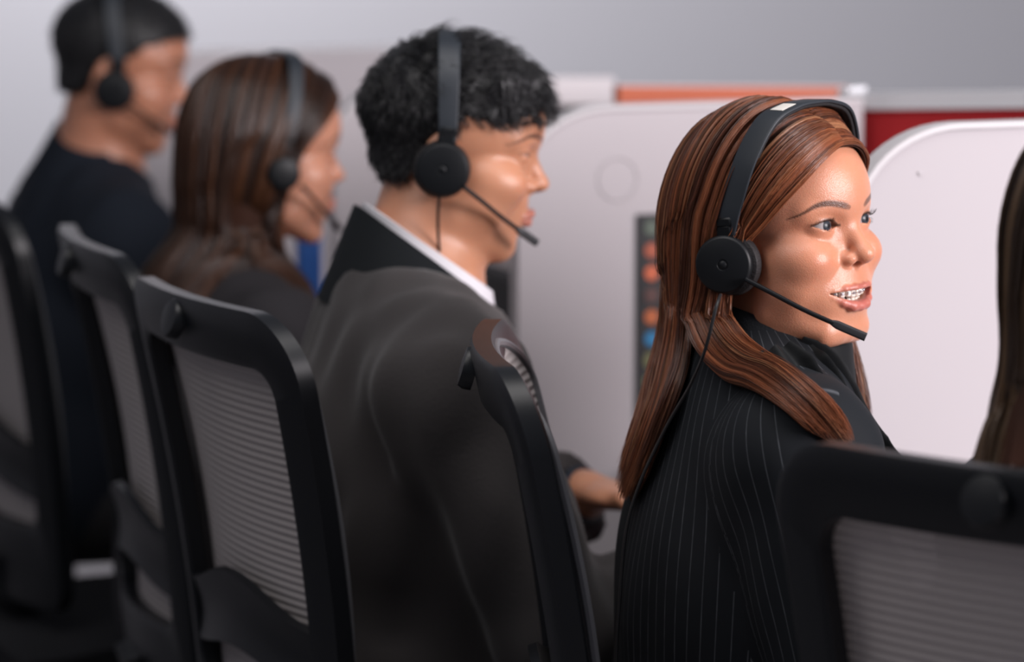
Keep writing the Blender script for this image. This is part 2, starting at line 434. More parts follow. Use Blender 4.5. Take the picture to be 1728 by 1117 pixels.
class Person:
    """joints in metres; builds one continuous body and the clothes over it"""
    def __init__(s, head, N, P, ang, arms, male=False, lean=(0, 0)):
        s.h = head; s.N = np.array(N, float); s.P = np.array(P, float); s.m = male
        a = math.radians(ang); F = V3(math.cos(a), math.sin(a), 0); s.U = s.N-s.P; s.U /= np.linalg.norm(s.U)
        F = F-s.U*(F@s.U); s.F = F/np.linalg.norm(F); s.Rt = np.cross(s.F, s.U); s.F0 = V3(math.cos(a), math.sin(a), 0); s.R0 = V3(math.sin(a), -math.cos(a), 0)
        k = 1.1 if male else 1.0; s.k = k; sw = .168*k
        s.sh = [s.N+s.Rt*sw-s.U*.062+s.F*.01, s.N-s.Rt*sw-s.U*.062+s.F*.01]
        s.arms = []
        for i, (el, wr) in enumerate(arms):
            e = s.sh[i]+s.F0*el[0]+s.R0*el[1]*(1, -1)[i]+V3(0, 0, el[2]); w_ = e+s.F0*wr[0]+s.R0*wr[1]*(1, -1)[i]+V3(0, 0, wr[2]); s.arms.append((e, w_))
        s.neck0 = head.w((0, 80, -62)); s.nr = .061 if male else .049
    def torso(s, P, grow=0):
        N, U, F, R, k = s.N, s.U, s.F, s.Rt, s.k; H = np.linalg.norm(s.N-s.P); M = np.stack([F, R, U], 1)
        d = ell(P, N-U*.19-F*.005, (.108*k, .160*k, .20), M)
        d = smin(d, cone(P, s.sh[0], s.sh[1], .052*k, .052*k), .06)
        for sh in s.sh: d = smin(d, cone(P, N+U*.0, sh+U*.012, .054*k, .040*k), .05)
        if not s.m:
            for q in (-1, 1): d = smin(d, sph(P, N-U*.21+F*.075+R*.07*q, .058), .05)
        d = smin(d, ell(P, (N+s.P)/2-U*.06+F*.01, (.10*k, .135*k, .20), M), .06)
        d = smin(d, ell(P, s.P+U*.03, (.125*k, .165*k, .14), M), .06)
        return d-grow
    def arm(s, P, i, grow=0):
        e, w_ = s.arms[i]; k = s.k
        d = cone(P, s.sh[i], e, (.050 if s.m else .056)*k, .040*k); return smin(d, cone(P, e, w_, .037*k, .026*k), .02)-grow
    def hand(s, P, i):
        e, w_ = s.arms[i]; dv = w_-e; dv[2] *= .3; dv /= np.linalg.norm(dv); side = -np.cross(dv, V3(0, 0, 1))*(1, -1)[i]; side /= -np.linalg.norm(side)
        n = V3(0, 0, -1); M = np.stack([dv, side, n], 1)
        d = cone(P, w_-dv*.03, w_+dv*.01, .025, .023); d = smin(d, ell(P, w_+dv*.055, (.05, .041, .016), M), .02)
        for pts, rs in finger_chains(w_, dv, n, side): d = smin(d, chain(P, pts, rs, .004), .006)
        return d
    def legs(s, P, grow=0, shoes=False):
        d = None
        for q in (-1, 1):
            hp = s.P+s.R0*.09*q; kn = V3(*(s.P+s.F0*.40+s.R0*.12*q)[:2], .535); an = kn+s.F0*.03; an[2] = .11
            e = smin(cone(P, hp, kn, .088, .062), cone(P, kn, an, .06, .042), .03); d = e if d is None else smin(d, e, .02)
        return d-grow
    def neck(s, P):
        return cone(P, s.neck0, s.N+s.U*.0+s.F*.0, s.nr, s.nr*1.12)
    def skin(s, P):
        P = P.astype(np.float32); r = smin(s.torso(P), s.legs(P), .05)
        for i in (0, 1): r = smin(r, s.arm(P, i), .03); r = smin(r, s.hand(P, i), .012)
        r = smin(r, s.neck(P), .05)
        return smin(r, s.h.sdf(P), .018)
    def coat(s, P, grow=.012, seed=1, wr=.004, arms=True):
        P = P.astype(np.float32); d = s.torso(P)
        for i in (0, 1): d = smin(d, s.arm(P, i, .006), .02)
        d = d-grow
        if wr: d = d-(wr*vnoise(P@np.array([[1, 0, 0], [0, 1, 0], [0, 0, .6]], P.dtype), 55, seed)).astype(P.dtype)
        return d

def strands_mesh(name, PTS, rad, cols, m, parent, k=3):
    """PTS (n,m,3); rad (n,m); cols (n,m,3) -> one mesh of tapered hair strands"""
    n, mm = PTS.shape[:2]; T = np.gradient(PTS, axis=1); T /= np.linalg.norm(T, axis=2)[..., None]+1e-9
    ref = RNG.normal(size=(n, 1, 3)); U = ref-T*(ref*T).sum(2)[..., None]; U /= np.linalg.norm(U, axis=2)[..., None]+1e-9; W = np.cross(T, U)
    a = np.arange(k)*2*math.pi/k
    v = PTS[:, :, None]+rad[:, :, None, None]*(U[:, :, None]*np.cos(a)[None, None, :, None]+W[:, :, None]*np.sin(a)[None, None, :, None])
    c = np.repeat(cols[:, :, None], k, 2)
    i = np.arange(n)[:, None, None]*mm*k; j = np.arange(mm-1)[None, :, None]*k; q = np.arange(k)[None, None, :]; q2 = (q+1) % k
    f = np.stack([i+j+q, i+j+q2, i+j+k+q2, i+j+k+q], -1).reshape(-1, 4)
    return mesh_obj(name, v.reshape(-1, 3), f, m, parent, True, c.reshape(-1, 3))
def hair_color(n, mm, pal, clump, seed):
    r = np.random.default_rng(seed); pal = np.array(pal)
    base = r.integers(0, len(pal), clump.max()+1); mixr = r.uniform(0, 1, (n, 1))
    c = pal[base[clump]]*.65+pal[r.integers(0, len(pal), n)]*.35
    c = c*(.85+.3*mixr); return np.repeat(c[:, None], mm, 1)
def hair_sheets(person, sheets, pal, parent, n, rad=.00045, npts=36, thick=.012, fly_n=.02, push=.004, seed=3, shellcol=(.035, .012, .006), matname='hair_strands', name='hair', clumps=90, conv=.7, wav=.0015, extra_sdf=None):
    """long hair: strands laid between hand-set guide curves, kept outside the head and body"""
    r = np.random.default_rng(seed); sd = (lambda P: person.skin(P)) if extra_sdf is None else extra_sdf
    allP, allR, allC = [], [], []; SV = MB(); tot = sum(len(g) for g in sheets)
    for si, G in enumerate(sheets):
        G = np.array([catmull(g, npts) for g in G])
        for it in range(4):
            d, gr = grad(sd, G.reshape(-1, 3)); off = push
            G = G+(gr*np.maximum(off-d, 0)[:, None]).reshape(G.shape)
            if it < 3: G[:, 1:-1] = G[:, 1:-1]*.6+.2*(G[:, 2:]+G[:, :-2])
        ng = len(G); ns = int(n*ng/tot)
        d, nrm = grad(sd, G.reshape(-1, 3)); nrm = nrm.reshape(G.shape)
        def samp(s, A):
            i = np.clip(s.astype(int), 0, ng-2); u = s-i; u = u*u*(3-2*u)*.35+u*.65; j = np.arange(npts)[None]
            return A[i, j]*(1-u)[..., None]+A[i+1, j]*u[..., None]
        nc = max(4, int(clumps*ng/tot)); cc = np.sort(r.uniform(0, ng-1, nc)); s0 = r.uniform(0, ng-1, ns)
        cl = np.abs(s0[:, None]-cc[None]).argmin(1); u = np.linspace(0, 1, npts)[None]
        cdep = r.uniform(.35, 1, nc)[cl]; dep = np.clip(cdep*.8+r.uniform(-.25, .25, ns), 0.02, 1)
        s = s0[:, None]+(cc[cl]-s0)[:, None]*conv*np.sqrt(u)+r.normal(0, .05, (ns, 1))*u+ .03*np.sin(u*r.uniform(3, 9, (ns, 1))+r.uniform(0, 6, (ns, 1)))
        s = np.clip(s, 0, ng-1.001); P = samp(s, G); Nn = samp(s, nrm); Nn /= np.linalg.norm(Nn, axis=2)[..., None]+1e-9
        env = np.clip(u/.12, 0, 1)**.5*.8+.2
        if si == 0: env = env*(.25+.75*np.clip(s/.8, 0, 1))
        if si == len(sheets)-1: env = env*(.25+.75*np.clip((ng-1-s)/.8, 0, 1))
        P = P+Nn*(.0012+thick*dep[:, None]*env)[..., None]
        ph = r.uniform(0, 6.28, (nc, 3))[cl]; fr = r.uniform(6, 14, (nc, 1))[cl]
        P = P+np.stack([np.sin(u*fr+ph[:, k:k+1]) for k in range(3)], 2)*wav*u[..., None]
        P = P+(r.normal(0, 1, (ns, 1, 3))*wav*.8)*(u[..., None]**1.5)
        fly = (r.uniform(size=ns) < fly_n)[:, None, None]; P = P+fly*Nn*(r.uniform(.001, .005, (ns, 1, 1)))*np.sin(u*3.0)[..., None]
        ln = r.uniform(.86, 1.0, ns); # vary the length by re-sampling
        jj = np.clip(u*ln[:, None]*(npts-1), 0, npts-1.001); j0 = jj.astype(int); fu = (jj-j0)[..., None]; ii = np.arange(ns)[:, None]
        P = P[ii, j0]*(1-fu)+P[ii, j0+1]*fu
        allP.append(P); allR.append(rad*(.75+.5*r.uniform(size=(ns, 1)))*(1-.75*u**6)*np.ones((ns, 1)))
        allC.append(hair_color(ns, npts, pal, cl, seed+si))
        SV.slab(samp(np.linspace(0, ng-1.001, ng*4)[:, None]*np.ones((1, npts)), G)-.001*samp(np.linspace(0, ng-1.001, ng*4)[:, None]*np.ones((1, npts)), nrm), .001)
    base = SV.build(name, mat(matname+'_under', shellcol, .7, .2), parent)
    st = strands_mesh('hair_strands', np.concatenate(allP), np.concatenate(allR), np.concatenate(allC), mat(matname, rough=.33, spec=.55, attr='Col'), base)
    return base

def sstep(a, b, x): t = np.clip((x-a)/(b-a), 0, 1); return t*t*(3-2*t)
def skin_colors(h, V, tone, lipc, browc, fem=True, stubble=0, brow_w=3.5):
    L = h.l(V.astype(np.float64)); A = L.copy(); A[:, 0] = np.abs(A[:, 0]); x, y, z = A.T
    C = np.tile(np.array(tone, float), (len(V), 1))
    def mix(c, m): C[:] = C*(1-m[:, None])+np.array(c)*m[:, None]
    front = (y < 40) & (z < 60) & (z > -130)
    n = vnoise(L, .09, 5)*.5+.5; C *= (0.95+.1*n)[:, None]
    blush = np.exp(-(((x-42)/16)**2+((z+36)/15)**2))*(y < 50)*.30; mix(np.array(tone)*V3(1.0, .74, .72), blush)
    nose = np.exp(-((x/14)**2+((z+38)/9)**2))*(y < -18)*.22; mix(np.array(tone)*V3(1.0, .75, .72), nose)
    chin = (y < 60)*sstep(-84, -108, z)*.0
    # eyebrows
    if browc is not None:
        bp = catmull([(12.5, 15.5), (22, 19), (36, 22), (47, 19.5), (59, 10.5)] if fem else [(12, 16), (24, 20), (38, 22), (50, 18), (58, 11)], 60)
        dd = np.full(len(V), 99.); tt = np.zeros(len(V)); idx = np.where(front & (z > 2) & (z < 32) & (y < 20))[0]
        q = np.stack([x[idx], z[idx]], 1); D = np.linalg.norm(q[:, None]-bp[None], axis=2); dd[idx] = D.min(1); tt[idx] = D.argmin(1)/59
        wd = brow_w*np.interp(tt, [0, .08, .5, 1], [.75, 1.1, 1.0, .22]); dens = np.interp(tt, [0, .15, .5, 1], [.7, .95, 1, .95])
        fib = .82+.18*np.sin((x*1.4+z*1.0)*3.0+vnoise(L, .6, 3)*2.5)
        mix(browc, sstep(wd*1.1, wd*.5, dd)*dens*fib)
    # lips
    if h.o.get('open'):
        up = UPL; ur = [3.1, 3.1, 2.6, 1.9, 1.0]
        lo = LOL; lr = [5.6, 5.2, 3.9, 2.3, 1.0]
    else:
        up = [(0, -22.5, -65), (6, -23, -64), (16, -17, -66), (24, -8, -68.5)]; ur = [4.4, 4.4, 3.4, 1.6]
        lo = [(0, -21, -73.5), (8, -20, -73), (17, -14, -71), (24, -8, -69)]; lr = [5.6, 5.3, 3.6, 1.6]
    idx = np.where(front & (y < 14))[0]; Q = A[idx]
    d = np.minimum(chain(Q, up, ur, 2), chain(Q, lo, lr, 2)); m = np.zeros(len(V)); m[idx] = sstep(1.3, -.5, d); mix(lipc, m*.85)
    if h.o.get('open'):
        inn = (x < 34) & (y > np.interp(x, [0, 12, 22, 34], [-10.5, -8.5, -4, 5])) & (z < -60) & (z > -82) & (y < 16)
        mix((.10, .02, .02), inn.astype(float)*.95)
    # nostrils, rims of the lids
    m = np.zeros(len(V)); m[idx] = sstep(.6, -.8, ell(Q, (7.0, -23, -40.0), (3.6, 6, 4.8))); mix((.16, .04, .03), m*.8)
    rr = np.linalg.norm(A-V3(31, 0, 0), axis=1); rim = sstep(13.1, 12.4, rr)*(y < 3)*(np.abs(x-31) < 16); mix((.48, .20, .16), rim*.5)
    ex = x-31; t = np.clip((ex+13.2)/27.4, 0, 1); sq = h.o.get('eye', 1.0)*(1.0 if fem else .8)
    upz = -1.6+3.0*t+5.5*sq*np.power(np.clip(np.sin(np.pi*np.power(t, .85)), 0, 1), .8)
    ln = np.exp(-((z-upz-.7)/1.35)**2)*(y < 4)*(np.abs(ex) < 15.5); mix((.035, .018, .014), ln*(.95 if fem else .5))
    if stubble:
        sb = sstep(70, 58, np.abs(y-56)+np.maximum(0, -z-5)*.8)*(z < 60)*(z > -32)*(x > 48); mix((.05, .035, .03), sb*stubble*.0)
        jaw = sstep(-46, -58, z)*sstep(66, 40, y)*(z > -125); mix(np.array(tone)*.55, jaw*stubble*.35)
    return np.clip(C, 0, 1)
def eye_mat():
    if 'eyeball' in MATS: return MATS['eyeball']
    m = bpy.data.materials.new('eyeball'); m.use_nodes = True; nt = m.node_tree; b = nt.nodes['Principled BSDF']; MATS['eyeball'] = m
    a = nt.nodes.new('ShaderNodeAttribute'); a.attribute_name = 'Col'; nt.links.new(a.outputs['Color'], b.inputs['Base Color'])
    b.inputs['Roughness'].default_value = .35; b.inputs['Specular IOR Level'].default_value = .3; b.inputs['Coat Weight'].default_value = .1; b.inputs['Coat Roughness'].default_value = .08
    b.inputs['Subsurface Weight'].default_value = .1; b.inputs['Subsurface Scale'].default_value = .002
    return m
def eyeball(h, sx, gaze, iris, parent, r=12.15):
    g = np.array(gaze, float); g /= np.linalg.norm(g); u = np.cross(g, V3(0, 0, 1)); u /= np.linalg.norm(u); w_ = np.cross(u, g)
    nt_, np_ = 72, 72; v = []; c = []; rr = np.random.default_rng(4); sp = rr.uniform(.75, 1.25, np_)
    for i in range(nt_+1):
        th = math.pi*(i/nt_)**1.5; rad = r*math.sin(th); bul = 1+.045*max(0, 1-(th/.5)**2)
        for j in range(np_):
            ph = 2*math.pi*j/np_; v.append(V3(sx, 0, 0)+g*r*math.cos(th)*bul+(u*math.cos(ph)+w_*math.sin(ph))*rad)
            if rad < 2.1 and th < 1: q = (.004, .004, .005)
            elif rad < 5.9 and th < 1: q = tuple(np.array(iris)*sp[j]*(1.15-.45*abs(rad-3.6)/2))
            elif rad < 6.5 and th < 1: q = (.02, .022, .03)
            else: q = (.42, .38, .38)
            c.append(q)
    f = [[i*np_+j, i*np_+(j+1) % np_, (i+1)*np_+(j+1) % np_, (i+1)*np_+j] for i in range(nt_) for j in range(np_)]
    return mesh_obj('eye', h.w(v), [q[::-1] for q in f], eye_mat(), parent, True, np.array(c))
def lashes(h, parent, long=9.0, n=46):
    r = np.random.default_rng(2)
    for sx in (-1, 1):
        P, Rr = [], []
        for up in (1, 0):
            for k in range(n if up else n//2):
                t = r.uniform(.08, .99) if up else r.uniform(.35, .97); ex = -13.2+27.4*t
                zz = -1.6+3.0*t+(5.5*np.sin(np.pi*t**.85)**.8 if up else -4.5*np.sin(np.pi*t**1.15)**.9)
                yy = -math.sqrt(max(13.3**2-ex*ex*.8-zz*zz, 4)); b = V3(sx*(31+ex), yy, zz)
                out = V3(sx*(ex/13*.75+.15), -1, 0); out /= np.linalg.norm(out); L = (long if up else 3.0)*(.55+.5*t)*r.uniform(.8, 1.1)
                sgn = 1 if up else -1; u = np.linspace(0, 1, 7)[:, None]
                P.append(b+out*L*u*(1-.25*u)+V3(0, 0, 1)*sgn*L*(.55*u*u-.02)+r.normal(0, .25, 3)*u); Rr.append((.16 if up else .09)*(1-.75*u[:, 0]))
        P = np.array(P); strands_mesh('eyelashes', h.w(P), np.array(Rr)*h.k, np.full((*P.shape[:2], 3), .012), mat('lash', (.012, .009, .008), .5), parent)
def build_teeth(h, parent):
    t = MB(); br = MB(); arch = lambda x: -15.2+.0165*x*x
    xs = [-22, -15.6, -9.3, -3.9+.0, 3.9, 9.3, 15.6, 22]; ws = [6, 6.6, 6.0, 7.6, 7.6, 6.0, 6.6, 6]; hs = [8, 9.2, 9, 10.2, 10.2, 9, 9.2, 8]
    for x, w_, hh in zip(xs, ws, hs):
        a = math.atan(.037*x); R = np.array([[math.cos(a), -math.sin(a), 0], [math.sin(a), math.cos(a), 0], [0, 0, 1]])
        c = V3(x, arch(x)+2.6, -60.4-hh/2-1.8); t.box(c, (w_*.97, 5.0, hh), R, bev=1.5)
        br.box(c+R@V3(0, -2.9, -.6), (2.6, 1.4, 2.6), R, bev=.35)
        br.box(c+R@V3(0, -3.7, .35), (2.8, .5, .7), R, bev=.2); br.box(c+R@V3(0, -3.7, -1.5), (2.8, .5, .7), R, bev=.2)
    px = np.linspace(-25, 25, 40); br.tube(np.stack([px, arch(px)-1.3, np.full(40, -67.9)], 1), .38, 6)
    t.build('teeth', mat('tooth', (.80, .74, .66), .25, .6, coat=.4), parent, xf=h.w)
    lt = MB()
    for x in np.linspace(-17, 17, 7):
        lt.box(V3(x, arch(x)+6, -75.5), (5, 3.5, 7), bev=1.2)
    lt.build('teeth', MATS['tooth'], parent, xf=h.w)
    br.build('dental_braces', mat('braces_metal', (.62, .63, .66), .28, metal=1), parent, xf=h.w)
def build_body(p, root, tone, lipc, browc, res, coarse=.0055, iris=(.03, .02, .012), gaze=(0, -1, 0), stubble=0, sss=.25, rough=.31):
    J = np.array([p.N, p.P, *p.sh, *[q for a in p.arms for q in a]]); lo = J.min(0)-.24; hi = J.max(0)+.2
    kn = p.P+p.F0*.45; lo = np.minimum(lo, kn-.2); hi = np.maximum(hi, kn+.25); lo[2] = .04
    b = np.array([p.h.w((x, y, z)) for x in (-88, 88) for y in (-48, 172) for z in (-125, 116)]); fl, fh = b.min(0), b.max(0); hi = np.maximum(hi, fh+.02); lo = np.minimum(lo, fl-.02)
    V, F = sdf_mesh(p.skin, lo, hi, coarse, (fl, fh, res))
    C = skin_colors(p.h, V, tone, lipc, browc, not p.m, stubble)
    o = mesh_obj('body', V, F, mat('skin', rough=rough, spec=.6, attr='Col', sss=sss, bump=.25, bscale=900), root, True, C)
    for sx in (-31, 31): eyeball(p.h, sx, gaze, iris, root)
    return o
def clothe(p, root, name, m, grow=.013, wr=.004, h=.007, neck=(.078, .0), cutf=.02, seed=1, zmin=None, front_open=False):
    J = np.array([p.N, p.P, *p.sh, *[q for a in p.arms for q in a]]); lo = J.min(0)-.22; hi = J.max(0)+.2
    nc = p.N+p.U*.07+p.F*cutf; tl = p.U*.1+p.F*(cutf-.02)*1.5
    def f(P):
        P = P.astype(np.float32); d = p.coat(P, grow, seed, wr)
        for i in (0, 1):
            e, w_ = p.arms[i]; dv = w_-e; dv /= np.linalg.norm(dv); d = np.maximum(d, ((P-(w_-dv*.015).astype(P.dtype))@dv.astype(P.dtype)-.0)-1e3*(np.linalg.norm(P-w_.astype(P.dtype), axis=1) > .08))
        d = np.maximum(d, -(P@p.U.astype(P.dtype)-np.float32((p.P-p.U*.06)@p.U)))
        return np.maximum(d, -cone(P, nc-tl*.45, nc+tl, neck[0]*.95, neck[0]*1.3))
    V, F = sdf_mesh(f, lo, hi, h)
    return mesh_obj(name, V, F, m, root, True), V, F
def trousers(p, root, m):
    def f(P): P = P.astype(np.float32); return np.maximum(p.legs(P, .012), -(P[:, 2]-.13))
    kn = p.P+p.F0*.25; V, F = sdf_mesh(f, V3(kn[0]-.42, kn[1]-.42, .1), V3(kn[0]+.42, kn[1]+.42, .8), .012); mesh_obj('trousers', V, F, m, root)
    for q in (-1, 1):
        kn = V3(*(p.P+p.F0*.43+p.R0*.12*q)[:2], 0)
        def g(P):
            P = P.astype(np.float32); d = cone(P, kn+V3(0, 0, .045), kn+p.F0*.15+V3(0, 0, .035), .042, .034); d = smin(d, cone(P, kn+V3(0, 0, .05), kn+V3(0, 0, .10), .04, .045), .02); return np.maximum(d, -P[:, 2]+.002)
        V, F = sdf_mesh(g, kn-V3(.24, .24, .02), kn+V3(.24, .24, .18), .008); mesh_obj('shoe', V, F, mat('shoe_leather', (.012, .012, .014), .3), root)
def collar(p, name, root, m, rx, ry, z0, z1, t=.003, gap=.0, tilt=.2, fwd=.0, flare=.0, n=64, roll=0.0):
    """band of cloth round the neck, open at the throat by gap radians"""
    c = p.N+p.U*.03+p.F*(.012+fwd); A = np.linspace(gap/2, 2*math.pi-gap/2, n); G = []
    for k, zz in enumerate(np.linspace(z0, z1, 7)):
        u = k/6; G.append([c+p.F*math.cos(a)*(rx+flare*(1-u))+p.Rt*math.sin(a)*(ry+flare*(1-u))+p.U*(zz-tilt*math.cos(a)*rx*1.0) for a in A])
    return MB().slab(np.array(G), t).build(name, m, root)

# ------------------------------------------------------------------ headset
def headset(h, label, group, top=(0, 38, 132), near=-1, boom_end=(-34, -40, -104), swivel=0, cup=(-95, 74, -22), sticker=False, cup_r=29, wire=None, band_w=24, full=True):
    root = empty('headset', h.w((0, 40, 128))); tag(root, label, 'headset', group)
    plastic = mat('headset_plastic', (.005, .006, .0075), .45, .28); soft = mat('headset_cushion', (.016, .014, .015), .6, .35, bump=.4, bscale=500)
    bandm = mat('headset_band', (.020, .025, .032), .5, .45)
    cx, cy, cz_ = cup; side = abs(cx)
    ly = lambda f: (cy-2)*(1-f)+top[1]*f
    arc = [(-side+4, ly(0), cz_+31), (-side+5, ly(.22), cz_+55), (-side+14, ly(.6), cz_+98), (-side*.62, ly(.88), top[2]-13), (-side*.3, ly(.98), top[2]-2), top]
    arc = arc+[(-a, b, c) for a, b, c in arc[-2::-1]]; path = catmull(arc, 90); up = path-V3(0, 60, 20); up[:, 1] *= .15
    sec = rrect(band_w, 3.6, 1.7)
    tt = np.linspace(-1, 1, 90); sc = .78+.22*(1-np.abs(tt)**3)
    MB().sweep(path, sec, ups=up, scale=sc).build('headband', bandm, root, xf=h.w)
    ins = path*V3(.965, 1, 1)-V3(0, 0, 2.8); MB().sweep(ins[20:70], rrect(band_w*.8, 4, 1.9), ups=up[20:70]).build('headband_padding', soft, root, xf=h.w)
    if sticker:
        q = path[33:39]+(up[33:39]/np.linalg.norm(up[33:39], axis=1)[:, None])*2.2
        MB().sweep(q, rrect(band_w*.55, .5, .2), ups=up[33:39]).build('band_label', mat('cream_label', (.75, .72, .66), .6), root, xf=h.w)
    for sg in (-1, 1):
        a = math.radians(swivel); ax = V3(sg*math.cos(a), -math.sin(a), 0); c = V3(sg*side, cy, cz_)
        cupo = MB().lathe(c-ax*9, ax, [(cup_r*.82, 0), (cup_r*.98, 1), (cup_r, 4), (cup_r, 11), (cup_r*.985, 12.5), (cup_r*.93, 14.2), (cup_r*.90, 14.6), (cup_r*.2, 14.9), (cup_r*.18, 14.2), (cup_r*.14, 14.2), (cup_r*.1, 15.2), (0.01, 15.4)], 64).build('ear_cup', plastic, root, xf=h.w)
        ci = V3(sg*(side-13), cy+1, cz_-1); ax2 = V3(sg, -math.sin(a)*.4, 0); ax2 /= np.linalg.norm(ax2)
        MB().lathe(ci-ax2*9, ax2, [(cup_r*.5, 0), (cup_r*.85, -1), (cup_r*1.05, 3), (cup_r*1.1, 8), (cup_r*1.05, 13), (cup_r*.9, 15), (cup_r*.3, 15)], 56).build('ear_cushion', soft, root, xf=h.w)
        yk = MB(); yk.box(V3(sg*(side-5), cy-1, cz_+30), (7, 20, 16), bev=2.5); yk.box(V3(sg*(side-4), cy-2, cz_+40), (6, 19, 10), bev=2)
        yk.build('yoke', plastic, root, xf=h.w)
    c = V3(-side-3*math.cos(math.radians(swivel))+8*math.sin(math.radians(swivel)), cy-24, cz_-15); e = V3(*boom_end)
    mid = c*.5+e*.5+V3(-3, 0, -1); bp = catmull([c, c*.75+e*.25+V3(-2.5, 0, 0), mid, c*.22+e*.78+V3(-2, 0, -.5), e], 40)
    bo = MB().sweep(bp[:31], rrect(5.4, 4.6, 1.9)).build('microphone_boom', plastic, root, xf=h.w)
    MB().sweep(bp[28:], rrect(7.0, 8.2, 2.2), scale=np.concatenate([[.62, .85], np.ones(len(bp)-30)])).build('microphone', mat('mic_foam', (.02, .02, .023), .5), root, xf=h.w)
    if wire is not None: MB().tube(catmull(wire, 60), .0017, 8).build('cable', mat('cable_rubber', (.008, .008, .009), .4), root)
    return root

# ------------------------------------------------------------------ room
grey_wall = mat('wall_paint', (.42, .425, .455), .85, .2, var=.03, vscale=1.2, bump=.1, bscale=300)
def slabbox(name, lo, hi, m, kind='structure'):
    c = (np.array(lo)+hi)/2; o = MB().box(c, np.array(hi)-lo).build(name, m, smooth=False)
    o['kind'] = kind; return o
slabbox('floor', (-5, -1.5, -.1), (6, 9.2, 0), mat('carpet', (.17, .165, .175), .95, .1, bump=.8, bscale=400, var=.12, vscale=60))
slabbox('wall_back', (-5, 9.0, 0), (6, 9.2, 3.0), grey_wall)
slabbox('wall_left', (-5.2, -1.5, 0), (-5, 9.2, 3.0), grey_wall)
slabbox('baseboard_back', (-5, 8.97, 0), (6, 9.0, .1), mat('skirting', (.35, .35, .37), .6))

# ------------------------------------------------------------------ desks and dividers
FD = V3(.93, .365, 0); FD /= np.linalg.norm(FD); RD = V3(FD[1], -FD[0], 0)      # the row faces FD; RD points to the sitters' right
panel_m = mat('divider_laminate', (.51, .475, .495), .6, .3, var=.02, vscale=3)
edge_m = mat('divider_edge', (.60, .575, .59), .5)
def divider(px, Y, ztop, L, r, label, wdir=FD, ring=None):
    """upright panel, rounded at its upper front corner; px is where its free vertical edge stands"""
    a = at(px, 558, Y)[:2]; wv = wdir; out = [(0, .0), (L, .0), (L, ztop)]
    for i in range(13):
        t = math.radians(90+90*i/12); out.append((r+r*math.cos(t), ztop-r*.82+r*.82*math.sin(t)))
    out = np.array(out); pts = np.array([V3(a[0], a[1], 0)+wv*u+V3(0, 0, v) for u, v in out]); nn = np.cross(wv, V3(0, 0, 1)); n = len(out)
    root = empty('desk_divider', (a[0], a[1], 0)); tag(root, label, 'divider', 'white dividers between the work places')
    v = np.concatenate([pts-nn*.014, pts+nn*.014]); f = [list(range(n)), list(range(n, 2*n))[::-1]]+[[i, i+n, (i+1) % n+n, (i+1) % n] for i in range(n)]
    mesh_obj('panel', v, [q[::-1] for q in f], panel_m, root, smooth=False)
    MB().sweep(pts[2:], rrect(.034, .008, .003), ups=None).build('edge_trim', edge_m, root)
    return root
D1 = divider(868, 4.75, 1.192, .48, .125, 'white divider panel behind the grey jacketed man, dark circle poster on it')
D2 = divider(1432, 4.02, 1.227, .50, .125, 'white divider panel at the right, behind the smiling woman')
D3 = divider(560, 5.45, 1.17, .30, .10, 'white divider panel beyond the dark haired woman, blue strip beside it')
D4 = divider(215, 6.25, 1.17, .5, .14, 'farthest white divider, beyond the man in navy')
# faint round mark pressed into the nearest long divider
# dark poster with coloured discs, stuck on the divider
def on_divider(D, px, py, off=.016):
    """point on the camera-facing side of a divider seen at px,py"""
    o = V3(*D.location); nn = np.cross(FD, V3(0, 0, 1)); d = at(px, py, 1)-V3(0, 0, CAM_Z); c = V3(0, 0, CAM_Z)
    t = ((o+nn*off-c)@nn)/(d@nn); return c+d*t, nn
def flat_board(name, D, x0, y0, x1, y1, m, parent=None, off=.0155, t=.003):
    a, nn = on_divider(D, x0, y0, off); b, _ = on_divider(D, x1, y1, off); u = FD*((b-a)@FD); zv = V3(0, 0, b[2]-a[2]); c = (a+b)/2
    R = np.stack([FD, nn, V3(0, 0, 1)], 1); return MB().box(c, (abs((b-a)@FD), t, abs(b[2]-a[2])), R, bev=.001).build(name, m, parent, smooth=False)

poster = flat_board('poster', D1, 1074, 362, 1142, 742, mat('poster_black', (.012, .013, .015), .4), off=.017)
tag(poster, 'tall black poster strip with a column of coloured discs, on white divider behind the woman', 'poster')
disc_cols = [(385, (.10, .13, .10)), (423, (.42, .10, .05)), (461, (.62, .14, .06)), (498, (.10, .045, .04)), (535, (.50, .13, .04)), (572, (.02, .20, .42)), (609, (.17, .17, .07)), (646, (.33, .36, .16)), (689, (.40, .42, .14))]
for i, (py, c) in enumerate(disc_cols):
    q, nn = on_divider(D1, 1100, py, .0205)
    rr = .0098 if py < 600 else .0112
    MB().lathe(q-nn*.0015, nn, [(rr, 0), (rr, .0012), (rr*.96, .0016), (.0, .0016)], 40).build('coloured_disc', mat('disc_%d' % i, c, .5, var=.15, vscale=90), poster)
q, nn = on_divider(D1, 1042, 302, .0145)
an_ = np.linspace(0, 2*math.pi, 65)[:-1]; MB().tube(q+FD*.027*np.cos(an_)[:, None]+V3(0, 0, .027)*np.sin(an_)[:, None], .0012, 6, closed=True).build('round_mark', mat('mark_grey', (.47, .44, .455), .6), D1)
q, nn = on_divider(D2, 1552, 292, .0145)
MB().lathe(q, nn, [(.0025, 0), (.0025, .001), (0.001, .0012)], 16).build('screw_cap', mat('mark_grey2', (.46, .43, .45), .5), D2)
bs = flat_board('blue_strip', D3, 502, 396, 541, 520, mat('blue_vinyl', (.03, .12, .42), .5), off=.05, t=.02)
tag(bs, 'upright blue folder seen beside the chin of the dark haired woman', 'folder')

